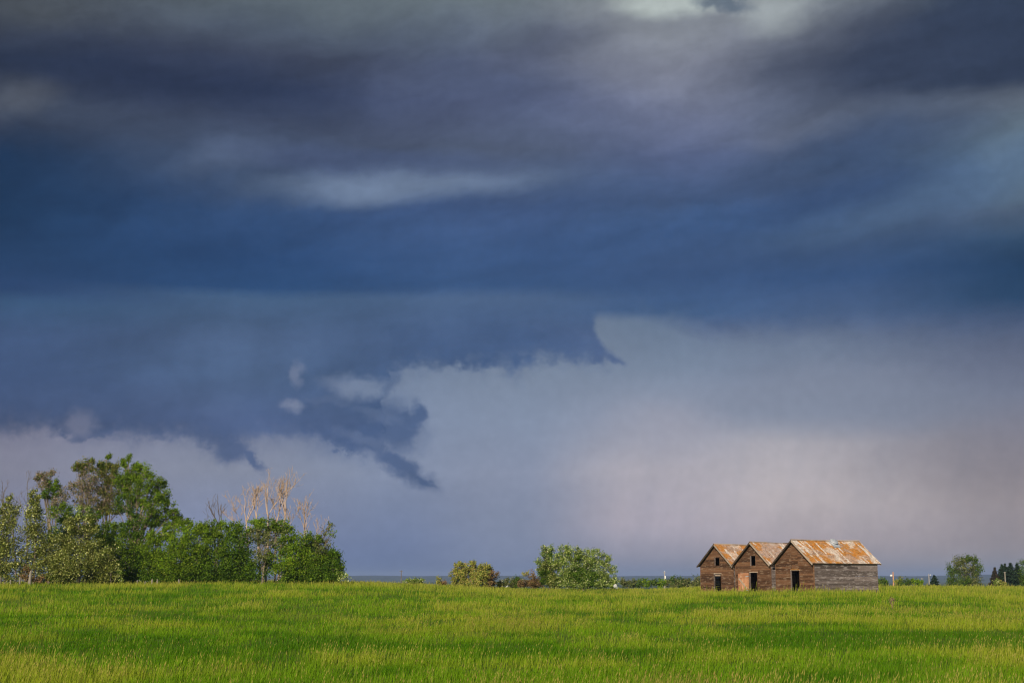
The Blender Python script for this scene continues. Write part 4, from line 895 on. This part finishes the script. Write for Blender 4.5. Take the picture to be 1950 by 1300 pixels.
C_OR, C_OR2, C_PALE, C_BR, C_PK = (np.array(c) for c in ((0.52, 0.19, 0.022), (0.44, 0.22, 0.06), (0.66, 0.58, 0.52), (0.34, 0.20, 0.11), (0.46, 0.36, 0.33)))
def lichen(seed, k_or, k_pale, k_pk):
    def f(v, s, rg):
        n = len(v)
        pt = vnoise(v / 1.5 + s * 0.15 / 1.5, s / 0.9, seed, 3); st = vnoise((v - 0.05 * s) / 0.22, s / 1.6, seed + 5, 2); p2 = vnoise(v / 1.1 + 7, s / 1.3, seed + 9, 3)
        st2 = vnoise((v) / 0.16 + 31, s / 0.9, seed + 15, 2)
        c = np.tile(C_BR, (n, 1)) * (0.8 + 0.7 * rg.random(n))[:, None]
        c = lerp(c, np.tile(C_PK, (n, 1)), np.clip(k_pk * (0.3 + rg.random(n)), 0, 1))
        o = sstep(0.62 - k_or * 0.3, 0.70 - k_or * 0.25, pt) * (0.45 + 0.55 * (rg.random(n) < 0.85))
        c = lerp(c, lerp(np.tile(C_OR, (n, 1)), np.tile(C_OR2, (n, 1)), rg.random(n)), o * 0.92)
        pa = np.maximum(sstep(0.72 - k_pale * 0.12, 0.80 - k_pale * 0.12, st) * sstep(0.3, 0.6, st2 + 0.15), sstep(0.60, 0.72, p2) * 0.75 * k_pale)
        c = lerp(c, np.tile(C_PALE, (n, 1)) * (0.8 + 0.3 * rg.random(n))[:, None], pa)
        return c * (0.8 + 0.4 * rg.random(n))[:, None]
    return f


def merged(name, parts, mat, parent):
    """several boxes (a, b corners) joined into one mesh"""
    vs, fs = [], []
    for a, b in parts:
        o = len(vs)
        vs += [((a, b)[i][0], (a, b)[j][1], (a, b)[k][2]) for i in (0, 1) for j in (0, 1) for k in (0, 1)]
        fs += [tuple(o + q for q in f) for f in ((0, 1, 3, 2), (4, 6, 7, 5), (0, 4, 5, 1), (2, 3, 7, 6), (0, 2, 6, 4), (1, 5, 7, 3))]
    me = bpy.data.meshes.new(name); me.from_pydata(vs, [], fs)
    return link(name, me, mat, parent)

EAVE, RAKE = 0.17, 0.32
def shed(label, s_off, door, window, roof_fn, seed, extra):
    """granary; s_off = distance along the gable line from the nearest corner of the row. local x runs along the gable, y back"""
    global rb
    rb = random.Random(seed); SAG[0] = rb.uniform(0.04, 0.11)
    s0 = s_off + W
    x, y = SHED_X0 + UD[0] * s0, 125.0 + UD[1] * s0
    z = min(gz(x - UD[0] * u + VD[0] * v, y - UD[1] * u + VD[1] * v) for u in (0, W) for v in (0, L))
    root = empty('granary_shed', (x, y, z), -TH)
    tag(root, label, 'shed', 'weathered granary sheds in a row')
    st = 0.09
    opens = [door] + ([window] if window else [])
    # gable wall with its studs, then the boards on it
    def studs_gable(v0):
        out = [((0, v0, 0.02), (W, v0 + st, 0.12))]
        u = 0.01
        while u < W:
            if not any(o[0] - 0.02 < u + 0.05 and u < o[1] + 0.02 for o in opens) or v0 > 1:
                out.append(((u, v0 + 0.001, 0.12), (u + 0.05, v0 + st, wall_z(u if u < W / 2 else u + 0.05) - 0.03)))
            u += 0.62
        return out
    gw = merged('gable_wall', studs_gable(0.0), w_dark, root)
    siding(gw, 'u', 0.0, W, opens, w_gable, True)
    bw = merged('back_wall', studs_gable(L - st), w_dark, root)
    siding(bw, 'u', L, W, [], w_side, True)
    def studs_side(x0):
        out = [((x0, st + .01, HW - 0.10), (x0 + st, L - st - .01, HW - 0.02))]
        v = 0.4
        while v < L - 0.3:
            out.append(((x0, v, 0.02), (x0 + st - .002, v + 0.05, HW - 0.101))); v += 0.62
        return out
    sw = merged('side_wall', studs_side(W - st), w_dark, root); siding(sw, 'v', W, L, [], w_side)
    so = merged('side_wall', studs_side(0.0), w_dark, root); siding(so, 'v', 0.0, L, [], w_side)
    box('floor_beam', (0.05, 0.02, -0.12), (W - 0.05, 0.22, 0.015), w_dark, root)
    box('floor_beam', (0.05, L - 0.25, -0.12), (W - 0.05, L - 0.05, 0.015), w_dark, root)
    merged('floor', [((st, st, 0.016), (W - st, L - st, 0.06))], w_dark, root)
    for cx, cy in ((W + 0.002, -0.002), (-0.002, -0.002), (W + 0.002, L + 0.002), (-0.002, L + 0.002)):
        sx = 1 if cx > 1 else -1; sy = -1 if cy < 1 else 1
        box('corner_board', (cx + sx * 0.04, cy + sy * 0.04, 0.02), (cx - sx * 0.04, cy - sy * 0.012, HW - 0.05), w_side if sy > 0 else w_gable, root)
    # door opening
    a, b, z0, z1 = door
    fr = box('door_frame', (a - 0.09, -0.05, z1 + 0.003), (b + 0.10, 0.03, z1 + 0.09), w_trim, root)
    box('jamb', (a - 0.085, -0.045, 0.04), (a - 0.003, 0.05, z1), w_side, fr).matrix_parent_inverse = Matrix.Translation(-fr.location)
    box('jamb', (b + 0.003, -0.045, 0.04), (b + 0.07, 0.05, z1), w_gable, fr).matrix_parent_inverse = Matrix.Translation(-fr.location)
    if window:
        a, b, z0, z1 = window
        wf = box('window_frame', (a - 0.10, -0.05, z0 - 0.09), (b + 0.10, 0.03, z0 - 0.003), w_gable, root)
        for c0, c1, d0, d1, mt in ((a - 0.10, a - 0.003, z0, z1, w_side), (b + 0.003, b + 0.07, z0, z1, w_gable), (a - 0.10, b + 0.10, z1 + 0.003, z1 + 0.08, w_gable)):
            box('frame_board', (c0, -0.045, d0), (c1, 0.03, d1), mt, wf).matrix_parent_inverse = Matrix.Translation(-wf.location)
    # roof
    run = W / 2 + EAVE; zt = HW + RISE + 0.10; ze = zt - RISE * run / (W / 2)
    prof = [(-EAVE, ze), (-EAVE, ze - 0.06), (W / 2, zt - 0.06), (W + EAVE, ze - 0.06), (W + EAVE, ze), (W / 2, zt)]
    nv = 9; vv_ = [-RAKE + (L + 2 * RAKE) * i / (nv - 1) for i in range(nv)]
    vs = [(p[0], v, p[1] + (float(roof_sag(v)) if k in (2, 5) else 0)) for v in vv_ for k, p in enumerate(prof)]
    o1 = 6 * (nv - 1)
    fs = [(0, 1, 2, 5), (2, 3, 4, 5), (o1, o1 + 5, o1 + 2, o1 + 1), (o1 + 2, o1 + 5, o1 + 4, o1 + 3)]
    for i in range(nv - 1):
        a = 6 * i; b = a + 6
        fs += [(a + p, a + (p + 1) % 6, b + (p + 1) % 6, b + p) for p in range(6)]
    me = bpy.data.meshes.new('roof'); me.from_pydata(vs, [], fs)
    roof = link('roof', me, w_dark, root)
    for side in (1, -1):
        sh = link('shingles', shingle_mesh(side, roof_fn, seed + side, EAVE, RAKE), m_shingle, roof); sh['kind'] = 'stuff'
    dn = 0.075
    for v in (-RAKE - 0.016, L + RAKE + 0.016):
        for xs in (-EAVE - 0.03, W + EAVE + 0.03):
            zz = zt - RISE * (abs(xs - W / 2)) / (W / 2)
            bar('rake_board', (xs, v, zz - dn), (W / 2 + (0.012 if xs > 1 else -0.012), v, zt - dn), 0.15, 0.03, (0, 0, 1), w_trim if xs > 1 else w_dark, roof)
    sl = math.atan2(RISE, W / 2)
    n_r = 4
    for i in range(n_r):                                            # ridge boards, one pair after another
        v0 = -RAKE + (L + 2 * RAKE) * i / n_r + 0.01; v1 = -RAKE + (L + 2 * RAKE) * (i + 1) / n_r - 0.01
        sg = lambda v: float(roof_sag(v)) + 0.02
        for side in (1, -1):
            if rb.random() < 0.12: continue
            nrm = Vector((side * math.sin(sl), 0, math.cos(sl))); dwn = Vector((side * math.cos(sl), 0, -math.sin(sl)))
            o0 = Vector((W / 2, 0, zt)) + dwn * 0.062 + nrm * 0.058
            bar('ridge_board', o0 + Vector((0, v0, sg(v0) + rb.uniform(-.01, .02))), o0 + Vector((0, v1, sg(v1) + rb.uniform(-.01, .02))), 0.12, 0.02, dwn, w_trim, roof)
    extra(root, roof, gw, zt, sl)
    return root

def shed_plain(root, roof, gw, zt, sl):
    box('lintel_board', (2.22, -0.03, 1.62), (3.02, 0.0, 1.72), w_trim, root)

def shed_door(root, roof, gw, zt, sl):
    # plank door swung open flat against the wall, left of the opening
    d = empty('door', (1.98, -0.085, 0.05)); d.parent = root
    d.rotation_euler = (0, 0, math.radians(4))
    n = 6; x0, x1 = -1.42, -0.02; hh = 1.74
    for i in range(n):
        a = x0 + (x1 - x0) * i / n; b = x0 + (x1 - x0) * (i + 1) / n
        h = hh + rb.uniform(-0.03, 0.03)
        box('plank', (a + 0.008, -0.02, rb.uniform(0, 0.04)), (b - 0.008, 0.012, h), w_door, d)
    box('brace', (x0 + 0.03, -0.052, hh - 0.42), (x1 - 0.03, -0.022, hh - 0.05), w_door, d)
    box('brace', (x0 + 0.03, -0.050, 0.12), (x1 - 0.03, -0.021, 0.30), w_door, d)
    bar('brace', (x0 + 0.12, -0.038, hh - 0.46), (x1 - 0.25, -0.038, 0.34), 0.14, 0.03, (0, 0, 1), w_trim, d)
    box('hinge', (x1 - 0.35, -0.062, hh - 0.30), (x1 + 0.04, -0.054, hh - 0.24), m_metal, d)
    box('hinge', (x1 - 0.35, -0.060, 0.18), (x1 + 0.04, -0.052, 0.24), m_metal, d)

def shed_vent(root, roof, gw, zt, sl):
    # boarded-up hatch over the door
    z = 2.12
    k = 0
    h = box('hatch', (2.16, -0.012, 2.08), (3.02, 0.0, 4.10), w_dark, root)
    while z < 3.95:
        t = rb.uniform(0.12, 0.19)
        if not (3.22 < z < 3.30):
            half = min(0.40, max(0.08, (zt - 0.35 - z) * 1.0))
            o = box('plank', (2.58 - half + rb.uniform(-.02, .02), -0.060, z), (2.58 + half + rb.uniform(-.02, .02), -0.036, z + t - 0.015), w_gable, h)
            o.matrix_parent_inverse = Matrix.Translation(-h.location)
        z += t
    box('lintel_board', (2.08, -0.085, 1.99), (3.16, -0.052, 2.10), w_orange, root)
    # tin flashing with a round hatch lid beside the ridge
    v = 4.35
    nrm = Vector((math.sin(sl), 0, math.cos(sl))); dwn = Vector((math.cos(sl), 0, -math.sin(sl)))
    sg = float(roof_sag(v)) + 0.03
    o0 = Vector((W / 2, v, zt + sg))
    vent = empty('roof_vent', o0 + nrm * 0.06 + dwn * 0.6); vent.parent = root
    vent.rotation_euler = (0, sl, 0)
    box('flashing', (-0.48, -0.42, 0.012), (0.48, 0.42, 0.020), m_metal, vent)
    prof = [(0.30, 0.02), (0.30, 0.15), (0.37, 0.15), (0.38, 0.19), (0.33, 0.23), (0.18, 0.27), (0.0, 0.285)]
    S_ = 20; vs, fs = [], []
    for r_, zz in prof:
        for i in range(S_):
            a = i / S_ * 2 * math.pi; vs.append((r_ * math.cos(a), r_ * math.sin(a), zz))
    for j in range(len(prof) - 1):
        for i in range(S_):
            fs.append((j * S_ + i, j * S_ + (i + 1) % S_, (j + 1) * S_ + (i + 1) % S_, (j + 1) * S_ + i))
    me = bpy.data.meshes.new('cap'); me.from_pydata(vs, [], fs)
    c = link('cap', me, m_metal, vent); c.location = (-0.22, 0, 0)

shed('leftmost of the three brown plank sheds, with a small square gable window', 11.0, (2.13, 3.10, 0, 1.80), (2.30, 2.95, 2.60, 3.32), lichen(11, 0.65, 0.9, 0.45), 101, shed_plain)
shed('middle brown plank shed with its reddish door swung open against the wall', 5.70, (2.10, 3.10, 0, 1.84), (2.27, 2.93, 2.48, 3.36), lichen(29, 0.15, 0.55, 0.7), 202, shed_door)
shed('nearest shed with grey side wall, orange lichen roof and round metal roof cap', 0.0, (2.07, 3.12, 0, 1.94), None, lichen(63, 0.72, 1.0, 0.4), 303, shed_vent)

# ------------------------------------------------------------------ posts, poles, small things
m_post = bark_material('grey_post_wood', (0.16, 0.14, 0.12), (0.32, 0.29, 0.24))
m_pole = bark_material('orange_pole_wood', (0.40, 0.20, 0.11), (0.62, 0.34, 0.20))
m_polegrey = bark_material('grey_pole_wood', (0.28, 0.25, 0.23), (0.45, 0.41, 0.38))
m_white = bpy.data.materials.new('white_enamel'); m_white.use_nodes = True
q = NB(m_white.node_tree); p_ = m_white.node_tree.nodes['Principled BSDF']
gg = q.node('ShaderNodeNewGeometry'); nn = q.noise(gg.outputs['Position'], 3.0, 4, 0.6)
q.put(p_.inputs['Base Color'], q.ramp(nn, [(0.3, (0.72, 0.72, 0.70)), (0.7, (0.86, 0.86, 0.84))])); p_.inputs['Roughness'].default_value = 0.45

def lathe(name, prof, mat, parent=None, S_=12, caps=True):
    vs, fs = [], []
    for r_, zz in prof:
        for i in range(S_):
            a = i / S_ * 2 * math.pi; vs.append((r_ * math.cos(a), r_ * math.sin(a), zz))
    for j in range(len(prof) - 1):
        for i in range(S_):
            fs.append((j * S_ + i, j * S_ + (i + 1) % S_, (j + 1) * S_ + (i + 1) % S_, (j + 1) * S_ + i))
    if caps: fs += [tuple(range(S_))[::-1], tuple((len(prof) - 1) * S_ + i for i in range(S_))]
    me = bpy.data.meshes.new(name); me.from_pydata(vs, [], fs)
    return link(name, me, mat, parent)

POSTS = [(21, 144.5, 1103, -4, 'short tilted fence post, nearest to the left edge'), (38, 144.5, 1098, 1, 'upright grey fence post, second from the left edge'),
         (262, 145, 1104, 2, 'grey fence post standing alone left of the pale trio'),
         (277, 145, 1106, -2, 'shortest pale fence post, first of the trio below the green saplings'), (289.5, 145, 1102, -4, 'middle pale fence post of the trio below the green saplings'),
         (300, 145, 1102, 1, 'rightmost pale fence post of the trio below the green saplings'), (342, 145, 1102, -9, 'leaning grey fence post below the yellowish bush')]
for i, (px, Y, top, tilt, lab) in enumerate(POSTS):
    x = xat(px, Y); z = gz(x, Y); h = at(px, top, Y).z - z
    rr_ = 0.075
    o = lathe('fence_post', [(rr_ * 1.1, -0.2), (rr_ * 1.02, h * 0.3), (rr_, h * 0.7), (rr_ * 0.95, h - 0.03), (rr_ * 0.6, h)], m_post, None, 9)
    o.location = (x, Y, z); o.rotation_euler = (0, math.radians(tilt), i)
    tag(o, lab, 'fence post', 'fence posts along the grove')
x = xat(57, 145.5); z = gz(x, 145.5)
o = lathe('tree_stump', [(0.26, -0.1), (0.19, 0.2), (0.16, 0.6), (0.15, 1.0), (0.12, 1.35), (0.05, 1.5)], m_post, None, 10); o.location = (x, 145.5, z); o.rotation_euler = (0, math.radians(3), 0)
tag(o, 'pale grey broken tree stump in front of the narrow silver poplar', 'stump')

def pole(label, px, Y, top, rad, mat, cat='pole'):
    x = xat(px, Y); z = gz(x, Y); h = at(px, top, Y).z - z
    root = empty('utility_pole', (x, Y, z)); tag(root, label, cat, 'poles beyond the field')
    lathe('shaft', [(rad * 1.15, -0.3), (rad, h * 0.4), (rad * 0.85, h - 0.04), (rad * 0.5, h)], mat, root, 10)
    return root, h
r1, h = pole('orange wooden pole with a white yard light, right of the last shed', 1701, 330, 1088, 0.15, m_pole)
bar('arm', (0, 0, h - .85), (-.42, 0, h - .75), .06, .06, (0, 0, 1), m_polegrey, r1)
c = lathe('lamp_head', [(.03, .22), (.17, .16), (.27, 0.02), (.30, -.14), (.25, -.20), (.12, -.24)][::-1], m_white, r1); c.location = (-.46, 0, h - .82)
r1, h = pole('short thin grey pole between the low bush and the white-lamped pole', 1755.5, 330, 1100, 0.09, m_polegrey)
bar('crossarm', (-.3, 0, h - .1), (.3, 0, h - .1), .08, .06, (0, 0, 1), m_polegrey, r1)
r1, h = pole('pale grey pole with a small white lamp on its right, left of the small spruce', 1769, 330, 1092, 0.11, m_polegrey)
bar('arm', (0, 0, h - .35), (.32, 0, h - .25), .05, .05, (0, 0, 1), m_polegrey, r1)
c = lathe('lamp_head', [(.02, .12), (.09, .09), (.14, 0.0), (.12, -.06), (.05, -.09)][::-1], m_white, r1); c.location = (.36, 0, h - .26)
r1, h = pole('pale pole standing in front of the dark spruces', 1914, 300, 1088, 0.13, m_post)
bar('crossarm', (-.25, 0, h - .15), (.25, 0, h - .15), .07, .06, (0, 0, 1), m_polegrey, r1)
r1, h = pole('thin utility pole with white transformer, left of the first shed', 1265.5, 330, 1088, 0.10, m_polegrey)
c = lathe('transformer', [(.10, -.30), (.16, -.27), (.16, .26), (.12, .32), (.04, .36)], m_white, r1); c.location = (.16, -.12, h - 1.25)
c = lathe('insulator', [(.05, 0), (.08, .05), (.05, .12), (.07, .16), (.02, .2)], m_white, r1, 8); c.location = (0, 0, h)
bar('crossarm', (-.35, 0, h - .2), (.35, 0, h - .2), .09, .07, (0, 0, 1), m_polegrey, r1)
r1, h = pole('lone dark grey pole left of the low pale shrub in the gap', 764, 420, 1085, 0.13, bark_grey)
bar('crossarm', (-.5, 0, h - .3), (.5, 0, h - .3), .10, .08, (0, 0, 1), bark_grey, r1)

# white container lying open by the pale bushy tree
x, Y = xat(1174.5, 181.0), 181.0
pail = empty('white_pail', (x, Y, gz(x, Y) + 0.42)); tag(pail, 'small white open container at the right foot of the pale leafy tree', 'container')
b_ = lathe('body', [(0.04, 0.02), (.15, 0), (.19, .22), (.22, .46), (.235, .47), (.235, .49), (.21, .49), (.18, .24), (.13, .04), (.02, .04)], m_white, pail, 16, False)
b_.rotation_euler = (math.radians(38), math.radians(-38), 0)
bpath = np.array([[0.23 * math.cos(t), 0, .48 + .22 * math.sin(t)] for t in np.linspace(0, math.pi, 9)])
tv, tf = [], []; tube(bpath, np.full(9, .02), 5, tv, tf, 0)
hd = link('handle', np_mesh('handle', np.concatenate(tv), np.concatenate(tf)), m_white, pail); hd.rotation_euler = b_.rotation_euler

# dry weed in the grass
x, Y = xat(1697, 74.0), 74.0
rg = np.random.default_rng(77); tv, tf, off = [], [], 0
for i in range(9):
    a = rg.uniform(-0.9, 0.9); hh = rg.uniform(.35, .58)
    off = tube(bez(np.zeros(3), np.array([a * .05, rg.normal(0, .03), hh * .6]), np.array([a * .22, rg.normal(0, .08), hh]), 5), np.linspace(.012, .006, 5), 4, tv, tf, off)
weed = empty('dry_weed', (x, Y, gz(x, Y))); tag(weed, 'small dry brown weed standing in the grass right of the sheds', 'weed')
m_weed = bark_material('dry_weed', (0.16, 0.10, 0.06), (0.34, 0.24, 0.15))
link('stalks', np_mesh('stalks', np.concatenate(tv), np.concatenate(tf)), m_weed, weed)
pts = np.array([0.02, 0, .46]) + rg.normal(0, 1, (60, 3)) * [.10, .06, .06]
lv = leaves_at(rg, pts, .07, np.zeros((60, 3)), .6)
link('seed_heads', np_mesh('seed_heads', lv, np.arange(240).reshape(-1, 4)), m_weed, weed)

# far white farmstead
def farm(label, px, py_top, Y, wid, hgt, dep, roofh):
    x = xat(px, Y); zt_ = at(px, py_top, Y).z; z = zt_ - hgt - roofh
    root = empty('farm_building', (x, Y, z)); tag(root, label, 'building', 'distant white farm buildings')
    w2 = wid / 2
    merged('wall', [((-w2, 0, -12), (w2, dep, hgt))], m_white, root)
    vs = [(-w2 - .3, -.3, hgt + .01), (w2 + .3, -.3, hgt + .01), (w2 + .3, dep + .3, hgt + .01), (-w2 - .3, dep + .3, hgt + .01), (-w2 - .3, dep / 2, hgt + roofh), (w2 + .3, dep / 2, hgt + roofh)]
    me = bpy.data.meshes.new('roof'); me.from_pydata(vs, [], [(0, 1, 5, 4), (2, 3, 4, 5), (1, 2, 5), (3, 0, 4), (0, 3, 2, 1)])
    link('roof', me, m_metal, root)
    for k in (-.28, .22):
        box('window', (k * wid - .5, -.06, hgt * .35), (k * wid + .5, .02, hgt * .75), w_dark, root)
farm('distant white farm building seen between the shrubs', 964, 1102, 1500, 3.0, 1.3, 3, 0.8)
x = xat(956.5, 1480); sil = empty('grain_bin', (x, 1480, at(956, 1107, 1480).z)); tag(sil, 'tiny white round grain bin left of the distant white building', 'grain bin')
lathe('wall', [(0.55, -10), (0.55, 1.6)], m_white, sil, 14); lathe('roof', [(0.62, 1.601), (.3, 2.1), (.06, 2.4)], m_white, sil, 14)

# ------------------------------------------------------------------ haze
m_haze = bpy.data.materials.new('haze'); m_haze.use_nodes = True
m_haze.node_tree.nodes.clear(); q = NB(m_haze.node_tree)
pv = q.node('ShaderNodeVolumePrincipled'); pv.inputs['Color'].default_value = (0.46, 0.62, 0.98, 1); pv.inputs['Density'].default_value = 0.8 / 9000
pv.inputs['Anisotropy'].default_value = 0.0
o_ = q.node('ShaderNodeOutputMaterial'); m_haze.node_tree.links.new(pv.outputs[0], o_.inputs['Volume'])
try: m_haze.cycles.homogeneous_volume = True
except Exception: pass
zlo = float(GZ.min()) - 1.0; zhi = max(60.0, float(GZ.max()) + 5)
hz = merged('haze', [((-14500, -14500, zlo), (14500, 14500, zhi))], m_haze, None); hz['kind'] = 'stuff'
tag(hz, 'thin blue haze over the far land', 'haze')
